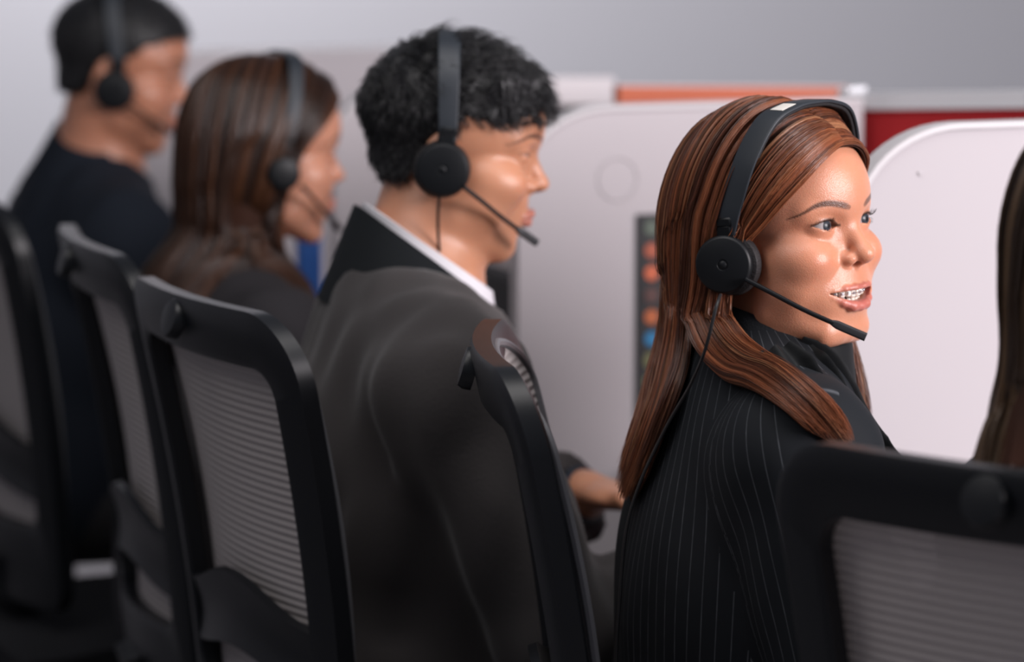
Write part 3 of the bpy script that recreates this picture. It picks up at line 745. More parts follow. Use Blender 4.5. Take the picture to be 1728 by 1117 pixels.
# front screens: red cloth in pale frames, standing on the desks
red = mat('red_cloth', (.50, .030, .035), .85, .15, bump=.3, bscale=300); orange = mat('orange_red_cloth', (.58, .17, .10), .85, .15)
frame_m = mat('screen_frame', (.85, .85, .88), .5); wframe = mat('screen_frame_white', (.74, .70, .72), .5)
def screen(x0, x1, yt0, yt1, Y0, Y1, topb, m, fm, label, bottom=.74, post=.03, rt=.016):
    a = at(x0, yt0, Y0); b = at(x1, yt1, Y1); root = empty('desk_screen', (a[0], a[1], bottom)); tag(root, label, 'screen', 'low screens across the desks')
    def pt(u, v, off=0):   # v: 0 bottom .. 1 top
        p = a*(1-u)+b*u; z = bottom*(1-v)+p[2]*v; return V3(p[0], p[1], z)
    d = (b-a)*V3(1, 1, 0); L = np.linalg.norm(d); d /= L; nn = V3(-d[1], d[0], 0)
    def bar(z0a, z0b, z1a, z1b, u0, u1, t, name, mm):
        A, B = a*(1-u0)+b*u0, a*(1-u1)+b*u1; v = []
        for s_ in (-t, t):
            for P, zl, zh in ((A, z0a, z1a), (B, z0b, z1b)):
                v += [V3(P[0], P[1], zl)+nn*s_, V3(P[0], P[1], zh)+nn*s_]
        f = [[0, 1, 3, 2], [4, 6, 7, 5], [0, 4, 5, 1], [2, 3, 7, 6], [1, 5, 7, 3], [0, 2, 6, 4]]
        mesh_obj(name, v, f, mm, root, smooth=False)
    bar(bottom, bottom, a[2]-topb, b[2]-topb, 0.0, 1.0, .010, 'cloth_panel', m)
    bar(a[2]-topb, b[2]-topb, a[2], b[2], 0, 1, rt, 'top_rail', fm)
    if post > .005: bar(bottom, bottom, a[2]-topb, b[2]-topb, -post/L, 0, .016, 'end_post', fm)
    return root
screen(1447, 1900, 156, 150, 4.98, 4.62, .022, red, frame_m, 'red cloth screen with a pale grey top rail, at the right')
screen(1040, 1426, 143, 145, 5.24, 5.37, .0015, orange, wframe, 'orange red cloth screen behind the head of the smiling woman', post=.001, rt=.008)
screen(800, 1034, 129, 130, 5.60, 5.68, .042, mat('dark_cloth', (.03, .025, .03), .9, .1), wframe, 'dark cloth screen with a deep white top rail, left of the orange red screen', post=.001, rt=.008)
mb = MB(); c0 = at(1434, 162, 5.0); mb.box((c0[0], c0[1], (c0[2]+.0)/2+.01), (.03, .03, c0[2]-.0), bev=.003)
pst = mb.build('screen_post', wframe); tag(pst, 'white post between the orange screen and the red screen', 'post')

# desks
dtop = mat('desk_top', (.55, .53, .54), .5, .4, var=.03)
def desk(p0, p1, label):
    root = empty('desk', (*(np.array(p0)+p1)[:2]/2, 0), math.atan2(FD[1], FD[0])); tag(root, label, 'desk', 'desks of the row')
    c = (np.array(p0)+p1)/2; R = np.stack([FD, np.cross(V3(0, 0, 1), FD), V3(0, 0, 1)], 1); w_ = abs((np.array(p1)-p0)@R[:, 1])
    MB().box((c[0], c[1], .727), (.60, w_-.03, .025), R, bev=.004).build('desk_top', dtop, root, smooth=False)
    for s_ in (-1, 1):
        MB().box(c*V3(1, 1, 0)+V3(0, 0, .357)+R[:, 1]*s_*(w_/2-.06)+FD*.22, (.04, .04, .714), R, bev=.004).build('leg', mat('desk_leg', (.1, .1, .11), .4, metal=.6), root, smooth=False)
# dividers' feet give the desk lines
LD = np.array([V3(*D.location)*V3(1, 1, 0) for D in (D4, D3, D1, D2)])
names = ['desk in front of the man in navy', 'desk in front of the dark haired woman', 'desk in front of the man in the grey jacket']
for i in range(3):
    a, b = LD[i], LD[i+1]; a = a+FD*.46; b = b+FD*.46; b = b+FD*((a-b)@FD); desk(a, b, names[i])
a = LD[3]+FD*.46; desk(a, a+RD*.74, 'desk in front of the smiling woman')
# what stands on the farther desk: monitor back and papers seen under the man's chin
bx_ = empty('binder', at(855, 470, 5.62)*V3(1, 1, 0)+V3(0, 0, .74)); tag(bx_, 'red binder standing below the chin of the man with tousled hair', 'binder')
q_ = at(862, 440, 5.62); MB().box((q_[0], q_[1], (.74+q_[2])/2), (.10, .05, q_[2]-.74), bev=.003).build('cover', mat('red_board', (.30, .02, .02), .6), bx_, smooth=False)
MB().box((q_[0]+.002, q_[1]+.004, (.74+q_[2])/2), (.102, .036, q_[2]-.752), bev=.001).build('paper_block', mat('paper', (.5, .48, .44), .8), bx_, smooth=False)
mon = empty('monitor', at(846, 560, 5.35)*V3(1, 1, 0)+V3(0, 0, .74)); tag(mon, 'dark monitor on the desk, seen below the chin of the grey jacketed man', 'monitor')
mc = at(846, 540, 5.35); mc = mc-V3(0, 0, .0); R = np.stack([FD, np.cross(V3(0, 0, 1), FD), V3(0, 0, 1)], 1); blk = mat('monitor_shell', (.02, .022, .026), .45)
MB().box((mc[0]+.02, mc[1], .84), (.035, .40, .15), R, bev=.006).build('display', blk, mon, smooth=False)
MB().box((mc[0]+.05, mc[1], .80), (.03, .05, .12), R, bev=.004).build('stand', blk, mon); MB().box((mc[0]+.06, mc[1], .747), (.16, .2, .012), R, bev=.004).build('foot', blk, mon)

# ------------------------------------------------------------------ office chairs
ch_blk = mat('chair_plastic', (.007, .008, .010), .36, .4, bump=.08, bscale=900)
ch_edge = mat('chair_rim', (.14, .14, .15), .45)
def mesh_fabric():
    m = bpy.data.materials.new('chair_mesh'); m.use_nodes = True; nt = m.node_tree; b = nt.nodes['Principled BSDF']; MATS['chair_mesh'] = m
    b.inputs['Base Color'].default_value = (.52, .475, .465, 1); b.inputs['Roughness'].default_value = .8
    b.inputs['Transmission Weight'].default_value = 0
    tc = nt.nodes.new('ShaderNodeTexCoord'); sp = nt.nodes.new('ShaderNodeSeparateXYZ'); nt.links.new(tc.outputs['Object'], sp.inputs[0])
    mu = nt.nodes.new('ShaderNodeMath'); mu.operation = 'MULTIPLY'; mu.inputs[1].default_value = 2*math.pi/.0085; nt.links.new(sp.outputs['Z'], mu.inputs[0])
    si = nt.nodes.new('ShaderNodeMath'); si.operation = 'SINE'; nt.links.new(mu.outputs[0], si.inputs[0])
    mr = nt.nodes.new('ShaderNodeMapRange'); mr.inputs[1].default_value = -1; mr.inputs[2].default_value = 1; mr.inputs[3].default_value = .84; mr.inputs[4].default_value = 1.0
    nt.links.new(si.outputs[0], mr.inputs[0]); nt.links.new(mr.outputs[0], b.inputs['Alpha'])
    bp = nt.nodes.new('ShaderNodeBump'); bp.inputs['Distance'].default_value = .0007; nt.links.new(si.outputs[0], bp.inputs['Height']); nt.links.new(bp.outputs[0], b.inputs['Normal'])
    tr = nt.nodes.new('ShaderNodeBsdfTranslucent'); tr.inputs[0].default_value = (.36, .33, .325, 1); tp = nt.nodes.new('ShaderNodeBsdfTransparent')
    m1 = nt.nodes.new('ShaderNodeMixShader'); m1.inputs[0].default_value = .18; m2 = nt.nodes.new('ShaderNodeMixShader'); b.inputs['Alpha'].default_value = 1
    for l in list(b.inputs['Alpha'].links): nt.links.remove(l)
    nt.links.new(b.outputs[0], m1.inputs[1]); nt.links.new(tr.outputs[0], m1.inputs[2]); nt.links.new(mr.outputs[0], m2.inputs[0]); nt.links.new(tp.outputs[0], m2.inputs[1]); nt.links.new(m1.outputs[0], m2.inputs[2])
    nt.links.new(m2.outputs[0], nt.nodes['Material Output'].inputs['Surface'])
    return m
mesh_m = mesh_fabric()
def BK(u, z, off=0.0, c=.031):
    u = np.asarray(u, float); z = np.asarray(z, float); t = (1.06-z)
    return np.stack([-.27+t*.145+.011*np.sin(np.clip((z-.55)/.5, 0, 1)*3.1)+c*u*u+off, .235*u*(1-.12*np.clip(t/.5, 0, 1)), z], -1)
def rr_loop(w_, z0, z1, r, n=140, rb=None):
    """rounded rectangle (u,z) loop as arclength-even samples, same start for nesting"""
    rb = rb or r; k = 12; out = []; q = .235
    for cx, cz_, a0, R_ in ((w_-r/q, z1-r, 0, r), (-w_+r/q, z1-r, 90, r), (-w_+rb/q, z0+rb, 180, rb), (w_-rb/q, z0+rb, 270, rb)):
        for i in range(k+1):
            a = math.radians(a0+90*i/k); out.append((cx+R_/q*math.cos(a), cz_+R_*math.sin(a)))
        # straight run to the next corner is subdivided below
    out = np.array(out); res = []
    for i in range(len(out)):
        a, b = out[i], out[(i+1) % len(out)]; m = 12 if i % (k+1) == k else 1
        for j in range(m): res.append(a+(b-a)*j/m)
    return np.array(res)
def make_chair():
    root = empty('office_chair', (0, 0, 0))
    O = rr_loop(1.0, .50, 1.06, .075, rb=.05); I = rr_loop(.80, .615, 1.0, .035, rb=.03); n = len(O); G = []
    for s_, off in ((0.0, .004), (.0, .022), (.12, .026), (.88, .026), (1.0, .022), (1.0, .004), (.88, 0), (.12, 0)):
        L = O*(1-s_)+I*s_; G.append(BK(L[:, 0], L[:, 1], off))
    G = np.array(G); m = MB(); k = 8; v = G.transpose(1, 0, 2).reshape(-1, 3)
    m.add(v, [[i*k+j, i*k+(j+1) % k, ((i+1) % n)*k+(j+1) % k, ((i+1) % n)*k+j] for i in range(n) for j in range(k)]); m.build('backrest_frame', ch_blk, root)
    us = np.linspace(-1, 1, 41); zs = np.linspace(.60, 1.05, 61); Gm = []
    for z in zs:
        w_ = .90*min(1, (max(1e-4, 1-max(0, (z-.985)/.068)**2.2))**.5 if z > .985 else 1)
        Gm.append(BK(us*w_, np.full(41, z), .024, .036)+V3(1, 0, 0)*(.008*np.sin((z-.6)/.45*math.pi)))
    Gm = np.array(Gm); MB().slab(Gm, .0022).build('backrest_mesh', mesh_m, root)
    rim = np.concatenate([Gm[:, 0], Gm[-1, 1:-1], Gm[::-1, -1], Gm[0, ::-1][1:-1]]); rim = catmull(rim[::1], 240)
    MB().tube(rim, .0048, 8, closed=True).build('mesh_rim', ch_edge, root)
    # clips joining mesh rim and frame at the sides
    # lumbar pad behind the mesh
    us2 = np.linspace(-.84, .84, 33); Gl = []
    for i, v_ in enumerate(np.linspace(0, 1, 9)): Gl.append(BK(us2, (.665+.012*np.cos(us2*3.6))*(1-v_)+v_*(.745+.018*np.cos(us2*3.7)), .012+.006*math.sin(v_*3.1)))
    MB().slab(np.array(Gl), .009).build('lumbar_support', ch_blk, root)
    c = BK(0, 1.034); ax = V3(-1, 0, .28)
    MB().lathe(c-ax/np.linalg.norm(ax)*.002, ax, [(.021, 0), (.0215, .008), (.019, .013), (.008, .0145), (.0, .0145)], 36).build('headrest_socket', ch_blk, root)
    # lower spine, seat, arms, gas lift, base
    MB().sweep(catmull([BK(0, .56), V3(-.17, 0, .50), V3(-.10, 0, .43), V3(0, 0, .41)], 24), rrect(.10, .035, .012), ups=V3(1, 0, .3)).build('back_bracket', ch_blk, root)
    st = []; gx = np.linspace(-.22, .25, 16); gy = np.linspace(-.235, .235, 16); GX, GY = np.meshgrid(gx, gy, indexing='ij'); rr = np.clip(((np.abs(GX-.015)/.24)**4+(np.abs(GY)/.24)**4), 0, 1.2)
    Gs = np.stack([GX, GY, .475-.028*rr+.008*np.abs(GY)/.2-.02*np.clip((GX-.15)/.1, 0, 1)], -1); MB().slab(Gs, -.06).build('seat', mat('seat_cloth', (.02, .02, .022), .9, .2, bump=.4), root)
    MB().box((0.02, 0, .405), (.26, .22, .05), bev=.012).build('tilt_mechanism', ch_blk, root)
    for s_ in (-1, 1):
        MB().sweep(catmull([(.02, .20*s_, .41), (.02, .285*s_, .42), (.02, .30*s_, .50), (.02, .30*s_, .645)], 22), rrect(.05, .022, .008), ups=V3(1, 0, 0)).build('armrest_post', ch_blk, root)
        MB().box((.03, .30*s_, .665), (.25, .085, .032), bev=.012).build('armrest_pad', ch_blk, root)
    MB().lathe((0, 0, .10), (0, 0, 1), [(.03, 0), (.03, .14), (.02, .141), (.02, .30)], 24).build('gas_lift', mat('lift_steel', (.3, .3, .32), .3, metal=1), root)
    hb = MB().lathe((0, 0, .075), (0, 0, 1), [(.045, 0), (.05, .03), (.04, .055)], 24).build('base_hub', ch_blk, root)
    for k_ in range(5):
        a = math.radians(72*k_+18); d = V3(math.cos(a), math.sin(a), 0)
        MB().sweep(np.array([d*.03+V3(0, 0, .105), d*.18+V3(0, 0, .095), d*.31+V3(0, 0, .075)]), rrect(.05, .03, .01), ups=V3(0, 0, 1), scale=[1, .85, .6]).build('base_leg', ch_blk, root)
        e = d*.31; t = np.cross(d, V3(0, 0, 1)); cs = MB()
        for s_ in (-1, 1): cs.lathe(e+V3(0, 0, .0285)+t*.012*s_, t*s_, [(.02, -.008), (.028, -.006), (.028, .008), (.02, .011)], 20)
        cs.build('caster', ch_blk, root)
    return root
chair0 = make_chair(); first = True
def place_chair(px, py, ang, label, dz=0):
    global first
    c = chair0 if first else copy_tree(chair0); first = False
    zk = 1.034; q = at(px, py, 1); Y = (CAM_Z-zk)/(CAM_Z-q[2]); k = at(px, py, Y); a = math.radians(ang)
    c.location = (k[0]+.28*math.cos(a), k[1]+.28*math.sin(a), 0); c.rotation_euler = (0, 0, a)
    c['label'] = label; c['category'] = 'chair'; c['group'] = 'mesh backed office chairs in the row'; return c
CH_MAIN = place_chair(772, 622, 2, 'office chair of the smiling woman, seen edge on from its side')
CH_GREY = place_chair(277, 540, 25, 'office chair whose grey mesh back faces us, behind the man in grey jacket')
CH_DARK = place_chair(98, 440, 16, 'narrow looking office chair behind the dark haired woman')
CH_NAVY = place_chair(-135, 352, 26, 'office chair cut by the left frame edge, behind the man in navy')
CH_FRONT = place_chair(1650, 852, 50, 'blurred foreground office chair with a black top bar, lower right corner')
bpy.context.view_layer.update()
for c in (CH_MAIN, CH_GREY, CH_DARK, CH_NAVY, CH_FRONT): print('chair', c.name, [round(v, 3) for v in c.location])

# ------------------------------------------------------------------ people
import os, time
T0 = time.time()
def tick(s): print('%6.1fs %s' % (time.time()-T0, s), flush=True)
TAN = (.66, .285, .170); LIP = (.50, .13, .11)
def person_root(p, label):
    r = empty('person', (p.P[0], p.P[1], .47)); tag(r, label, 'person', 'call centre workers sitting in a row'); return r

# ---- the smiling woman
hm = Head((.3136, 3.6348, 1.1676), 48.64, -5.85, -1.96, 1.0, fem=True, smile=1, open=1)
pm = Person(hm, (.243, 3.69, 1.005), (.222, 3.66, .56), 6, [((.05, .05, -.275), (.21, -.03, .05)), ((.08, .05, -.265), (.21, -.03, .05))])
rm = person_root(pm, 'smiling woman in a black pinstripe blazer with long copper brown hair and braces')
build_body(pm, rm, TAN, LIP, (.020, .008, .006), .00115, iris=(.030, .036, .046), gaze=(.0, -1, .0)); tick('main body')
lashes(hm, rm); build_teeth(hm, rm)
pin = stripe_mat('pinstripe_cloth', (.010, .012, .015), (.13, .14, .155), .0125, .0007)
bl, V, F = clothe(pm, rm, 'blazer', pin, .016, .0028, .005, neck=(.062, 0), seed=11)
# pinstripes: measured round the arm on the sleeves, across the back on the body
fc = V[F].mean(1); nF = len(F); da = np.stack([pm.arm(fc.astype(np.float32), i, .012) for i in (0, 1)], 1)
dt = pm.torso(fc.astype(np.float32)); lat = np.abs((fc-pm.N)@pm.Rt)
slv = (da.min(1) < dt+.004) & (lat > .135); which = da.argmin(1); S = np.zeros((nF, 4)); PV = V[F]
_c = PV-(pm.N+pm.P)/2+pm.F*.02; an0 = np.arctan2((fc-(pm.N+pm.P)/2+pm.F*.02)@pm.Rt, -((fc-(pm.N+pm.P)/2+pm.F*.02)@pm.F))[:, None]; an = np.arctan2(_c@pm.Rt, -(_c@pm.F)); S[:] = (an0+np.mod(an-an0+np.pi, 2*np.pi)-np.pi)*.135
for i in (0, 1):
    e, w_ = pm.arms[i]
    for a, b, lo_ in ((pm.sh[i], e, 0), (e, w_, 1)):
        ax = (b-a)/np.linalg.norm(b-a); f1 = pm.F-ax*(pm.F@ax); f1 /= np.linalg.norm(f1); f2 = np.cross(ax, f1)
        ks = slv & (which == i) & (((fc-e)@ax > 0) if lo_ else ((fc-e)@ax <= 0))
        rel = PV-a; an = np.arctan2(rel@f2, rel@f1); ref = np.arctan2(((fc-a)@f2), ((fc-a)@f1))[:, None]; an = ref+np.mod(an-ref+np.pi, 2*np.pi)-np.pi
        S[ks] = (an*.062)[ks]
S[((fc-pm.N)@pm.F > .04) & (fc[:, 2] > pm.N[2]-.13)] = 0
at_ = bl.data.attributes.new('stripe', 'FLOAT', 'CORNER'); at_.data.foreach_set('value', (S+10).astype(np.float32).ravel()); tick('blazer')
collar(pm, 'blazer_collar', rm, mat('blazer_plain', (.009, .011, .014), .75, .25, bump=.3, bscale=500), .064, .074, -.035, .028, t=.004, gap=1.3, tilt=.35, flare=.018)
scf = mat('scarf_satin', (.006, .007, .008), .65, .25, bump=.25, bscale=60)
collar(pm, 'scarf', rm, scf, .057, .060, -.02, .058, t=.006, gap=.25, tilt=.5, fwd=.012, flare=.012)
# bow and hanging tails of the scarf
def ribbon(pts, ws, name, m, root, t=.004, ups=(1, -.6, .2), n=40, fold=.006):
    P = catmull(pts, n); T = np.gradient(P, axis=0); T /= np.linalg.norm(T, axis=1)[:, None]; U = np.array(ups, float); W = np.cross(T, U); W /= np.linalg.norm(W, axis=1)[:, None]; Nn = np.cross(W, T)
    w_ = np.interp(np.linspace(0, 1, n), np.linspace(0, 1, len(ws)), ws); s_ = np.linspace(-.5, .5, 45); G = P[:, None]+W[:, None]*(s_[None, :, None]*w_[:, None, None])+Nn[:, None]*(fold*np.sin(s_*11+1)[None, :, None]*(w_/.05)[:, None, None])
    return MB().slab(G, t).build(name, m, root)
ribbon([at(1330, 592, 3.60), at(1362, 618, 3.58), at(1392, 655, 3.575), at(1420, 710, 3.57), at(1452, 765, 3.57), at(1478, 830, 3.57)], [.05, .045, .04, .045, .05, .055], 'scarf_tail', scf, rm, ups=(.55, -.8, .1))
ribbon([at(1345, 590, 3.60), at(1385, 618, 3.60), at(1412, 668, 3.60), at(1438, 715, 3.60), at(1480, 765, 3.60), at(1528, 792, 3.60)], [.03, .045, .05, .045, .04, .012], 'scarf_tail', scf, rm, ups=(.6, -.7, .2))
ribbon([at(1310, 585, 3.56), at(1330, 615, 3.545), at(1345, 650, 3.54), at(1372, 700, 3.54), at(1400, 745, 3.545)], [.03, .05, .055, .05, .05], 'scarf_tail', scf, rm, ups=(.4, -.9, .1))
trousers(pm, rm, mat('black_trousers', (.015, .015, .017), .85))
PALM = [(.23, .070, .027), (.13, .038, .016), (.32, .105, .042), (.06, .019, .009), (.42, .19, .09), (.18, .053, .021), (.09, .026, .012), (.26, .076, .029), (.05, .016, .008)]
h2 = hm.w
def WL(*a): return [h2(q) if len(q) == 3 and max(abs(v) for v in q) > 6 and not isinstance(q, tuple) else q for q in a]
def G(loc, px=()): return np.array([hm.w(q) for q in loc]+[at(*q) for q in px])
near = [
 G([(0, -15, 74), (-16, -14, 69), (-30, -11, 60), (-50, -3, 43), (-62, 14, 26), (-70, 36, 4), (-76, 56, -14), (-77, 72, -45)], [(1226, 520, 3.622), (1260, 575, 3.60), (1300, 620, 3.56), (1350, 662, 3.49), (1400, 708, 3.475), (1422, 752, 3.46)]),
 G([(3, 0, 89), (-24, 2, 86), (-50, 14, 68), (-68, 38, 34), (-78, 62, 2), (-80, 80, -35)], [(1207, 525, 3.627), (1240, 587, 3.60), (1290, 640, 3.545), (1345, 690, 3.485), (1402, 757, 3.47)]),
 G([(5, 26, 107), (-30, 30, 104), (-62, 46, 78), (-80, 66, 36), (-85, 84, -12), (-82, 92, -50)], [(1188, 530, 3.633), (1213, 590, 3.605), (1262, 645, 3.55), (1325, 698, 3.49), (1380, 757, 3.47)]),
 G([(5, 48, 118), (-30, 54, 114), (-62, 70, 90), (-83, 90, 40), (-88, 102, -15), (-86, 108, -50)], [(1166, 540, 3.64), (1185, 600, 3.615), (1240, 655, 3.55), (1300, 702, 3.5), (1352, 750, 3.48)])]
back = [
 G([(5, 48, 118), (-30, 54, 114), (-62, 72, 90), (-83, 92, 40), (-88, 104, -15), (-86, 112, -50)], [(1164, 545, 3.645), (1166, 600, 3.635), (1146, 665, 3.60), (1120, 730, 3.60), (1094, 800, 3.61)]),
 G([(5, 72, 121), (-30, 82, 116), (-60, 98, 90), (-81, 116, 40), (-86, 124, -18), (-84, 130, -55)], [(1150, 545, 3.66), (1150, 600, 3.655), (1132, 665, 3.635), (1108, 735, 3.62), (1083, 810, 3.63), (1070, 850, 3.63)]),
 G([(0, 96, 117), (-26, 112, 108), (-50, 132, 80), (-70, 146, 32), (-76, 150, -20), (-76, 152, -55)], [(1138, 535, 3.68), (1140, 595, 3.67), (1126, 655, 3.65), (1104, 720, 3.64), (1081, 788, 3.64), (1066, 845, 3.64)]),
 G([(0, 112, 110), (-14, 136, 98), (-30, 160, 66), (-42, 172, 20), (-46, 174, -30), (-50, 172, -60)], [(1130, 520, 3.72), (1132, 590, 3.71), (1118, 650, 3.69), (1098, 705, 3.67), (1079, 765, 3.66), (1063, 828, 3.66)]),
 G([(0, 118, 106), (0, 146, 92), (0, 172, 56), (-2, 182, 12), (-6, 182, -35), (-14, 180, -65)], [(1134, 540, 3.76), (1134, 600, 3.75), (1120, 665, 3.73), (1100, 735, 3.71), (1080, 790, 3.70)]),
 G([(0, 112, 104), (16, 134, 93), (36, 156, 60), (46, 164, 15), (46, 160, -35), (36, 156, -90), (24, 155, -140), (14, 155, -190), (8, 155, -230)]),
]
far = [
 G([(0, 96, 110), (26, 112, 101), (52, 128, 70), (68, 136, 25), (70, 134, -30), (62, 128, -90), (58, 120, -150), (55, 118, -220)]),
 G([(-6, 60, 113), (32, 66, 107), (60, 82, 76), (76, 94, 30), (76, 98, -25), (70, 92, -90), (66, 84, -150), (62, 80, -230)]),
 G([(-6, 28, 106), (28, 32, 98), (54, 48, 70), (70, 64, 28), (74, 74, -20), (70, 70, -80), (66, 60, -140), (62, 52, -210)]),
 G([(-10, -15, 72), (12, -13, 70), (30, -2, 60), (46, 16, 44), (60, 36, 20), (68, 52, -20), (68, 54, -72), (64, 48, -125), (60, 42, -175)]),
]
hair_sheets(pm, [near, back, far], PALM, rm, 10000, rad=.00042, thick=.013, clumps=150, conv=.75, wav=.0012, extra_sdf=lambda P: np.minimum(smin(hm.sdf(P.astype(np.float32)), pm.neck(P.astype(np.float32)), .03), pm.coat(P, .016, 1, 0))-.001); tick('main hair')
wire = [at(1216, 498, 3.50), at(1208, 520, 3.48), at(1190, 590, 3.48), at(1165, 650, 3.52), at(1122, 725, 3.545), at(1078, 820, 3.55), at(1056, 900, 3.55), at(1046, 1010, 3.55), at(1040, 1120, 3.55), at(1046, 1300, 3.55)]
headset(hm, 'black headset with a cream label on its band, worn by the smiling woman', 'call centre headsets', top=(0, 24, 118), boom_end=(-35, -47, -107), swivel=22, cup=(-96, 67, -27), sticker=True, band_w=29, cup_r=28, wire=wire); tick('headset')

# ---- short hair for the men
def short_hair(p, root, hairline, gtop, gside, n, L, rad, seed, col, fwd=1.0, noise=5, res=.0022, curl=.5, bang=0):
    h = p.h
    def f(P):
        L_ = h.l(P.astype(np.float32)); x, y, z = L_.T; ax = np.abs(x)
        g = gside+(gtop-gside)*sstep(15, 80, z+.15*y); base = np.minimum(ell(L_, (0, 72, 34), (73, 95, 76)), smin(ell(L_, (0, 34, 24), (57, 55, 54)), ell(L_, (0, 72, 34), (73, 95, 76)), 22))
        base = smin(base, ell(L_, (0, 85, -30), (58, 68, 60)), 20)
        d = base-g-noise*(vnoise(L_, .11, seed)*.6+vnoise(L_, .24, seed+1)*.4)*sstep(10, 60, z)
        hl = np.interp(y, hairline[0], hairline[1])+3*vnoise(L_*V3(1, 1, 0).astype(np.float32), .3, seed+2)
        e = np.minimum(64-ell(L_, (0, 72, 34), (73, 95, 76)), 99)
        return (smax(d, (hl-z)*.8, 6)*h.k).astype(np.float32)
    b = np.array([h.w((x, y, z)) for x in (-100, 100) for y in (-50, 195) for z in (-95, 145)])
    V, F = sdf_mesh(f, b.min(0), b.max(0), res*1.6, newton=2)
    o = mesh_obj('hair', V, F, mat('dark_hair', (.010, .010, .011), .5, .4, bump=.6, bscale=160), root)
    r = np.random.default_rng(seed); k = r.integers(0, len(V), n); P0 = V[k].astype(float); l0 = h.l(P0); _, nr = grad(f, P0)
    m = 9; u = np.linspace(0, 1, m)[None, :, None]; swirl = np.stack([vnoise(l0, .05, s_) for s_ in (31, 32, 33)], 1)
    fl = np.stack([np.sign(l0[:, 0])*.3*(l0[:, 2] < 70), -fwd*(l0[:, 2] > 20)*1.0+.3*(l0[:, 1] > 110), -.25-.9*(l0[:, 2] < 50)-.6*(l0[:, 1] > 120)], 1)+swirl*.9*curl
    W = fl@h.R.T; W -= nr*(W*nr).sum(1)[:, None]*.9; W /= np.linalg.norm(W, axis=1)[:, None]+1e-9
    ln = (L[1]+(L[0]-L[1])*sstep(0, 70, l0[:, 2]))*r.uniform(.6, 1.15, n)/1000
    G_ = P0[:, None]-nr[:, None]*.003+W[:, None]*ln[:, None, None]*u+nr[:, None]*(ln*.55)[:, None, None]*np.sin(u*2.4)*.7+r.normal(0, .002, (n, 1, 3))*u
    cl = r.integers(0, 50, n); strands_mesh('hair_strands', G_, rad*(1-.8*u[..., 0]**2)*np.ones((n, 1)), hair_color(n, m, col, cl, seed), mat('hair_strands', attr='Col', rough=.33, spec=.55), o)
    return o
BLK = [(.012, .012, .014), (.02, .019, .022), (.008, .008, .009)]
shirt_w = mat('white_shirt', (.72, .70, .74), .7)

# ---- man in the grey jacket
hg = Head(at(872, 256, 4.17), 90, 7, 0, 1.03, fem=False, smile=1, eye=.5)
pg = Person(hg, (-.115, 4.15, 1.02), (-.12, 4.15, .56), 12, [((.11, .02, -.26), (.20, -.06, .03)), ((.08, .06, -.25), (.125, -.17, .08))], male=True)
rg = person_root(pg, 'man in a charcoal grey jacket and white collar with tousled black hair, hand on desk')
build_body(pg, rg, (.58, .27, .16), (.45, .15, .13), (.03, .02, .018), .0022, gaze=(.05, -1, -.1), stubble=.5); tick('man body')
jk = mat('grey_jacket', (.050, .045, .045), .9, .2, bump=.35, bscale=350, sheen=.15)
clothe(pg, rg, 'jacket', jk, .020, .0085, .008, neck=(.100, 0), cutf=.055, seed=5)
collar(pg, 'jacket_collar', rg, mat('black_rib', (.010, .012, .014), .85, .2), .080, .086, -.085, .018, t=.006, gap=.5, tilt=.80, fwd=.014, flare=.040)
collar(pg, 'shirt_collar', rg, shirt_w, .069, .075, -.02, .036, t=.003, gap=.3, tilt=.72, fwd=.010, flare=.008)
trousers(pg, rg, MATS['black_trousers'])
short_hair(pg, rg, ([-60, -25, -12, 8, 30, 52, 62, 95, 115, 140, 165, 200], [40, 47, 42, 33, 33, 38, 30, 2, -40, -42, -12, 25]), 5, 3, 7000, (26, 12), .0006, 5, BLK, noise=6, curl=.9); tick('man hair')
# fringe: locks over the forehead and the temple
r_ = np.random.default_rng(8); FR = []
for i in range(1500):
    c = r_.integers(0, 14); x0 = -62+124*((c*.618) % 1)+r_.normal(0, 4); r0 = V3(x0, 12-14*(1-(x0/62)**2)+r_.normal(0, 3), 92-.012*x0*x0+r_.normal(0, 3))
    xe = x0*1.08+5*math.sin(c*2.1); e = V3(xe, -22+.0115*xe*xe-1, 44+9*math.sin(c*1.7)+r_.normal(0, 2)); mid = V3((x0+xe)/2, -20+.009*x0*x0, 80+r_.normal(0, 3))
    FR.append(catmull([r0, mid, e], 10))
FR = np.array(FR); strands_mesh('fringe', hg.w(FR), np.ones((1500, 10))*.0007*(1-.7*np.linspace(0, 1, 10)**2), hair_color(1500, 10, BLK, r_.integers(0, 14, 1500), 3), MATS['hair_strands'], rg)
wr_ = pg.arms[1][1]; dv = wr_-pg.arms[1][0]; dv /= np.linalg.norm(dv)
wt = MB().lathe(wr_-dv*.002, dv, [(.030, -.011), (.034, -.009), (.034, .009), (.030, .011)], 40).build('wristwatch', mat('watch_blue', (.012, .018, .028), .3)); tag(wt, 'dark wristwatch on the arm of the man in the grey jacket', 'watch')
headset(hg, 'black headset worn by the man with tousled black hair', 'call centre headsets', top=(0, 86, 119), boom_end=(-42, -32, -90), cup=(-93, 76, -20), cup_r=28,
        wire=[hg.w((-97, 76, -48)), hg.w((-84, 74, -78)), hg.w((-72, 66, -120)), hg.w((-66, 50, -160)), hg.w((-70, 30, -230))])

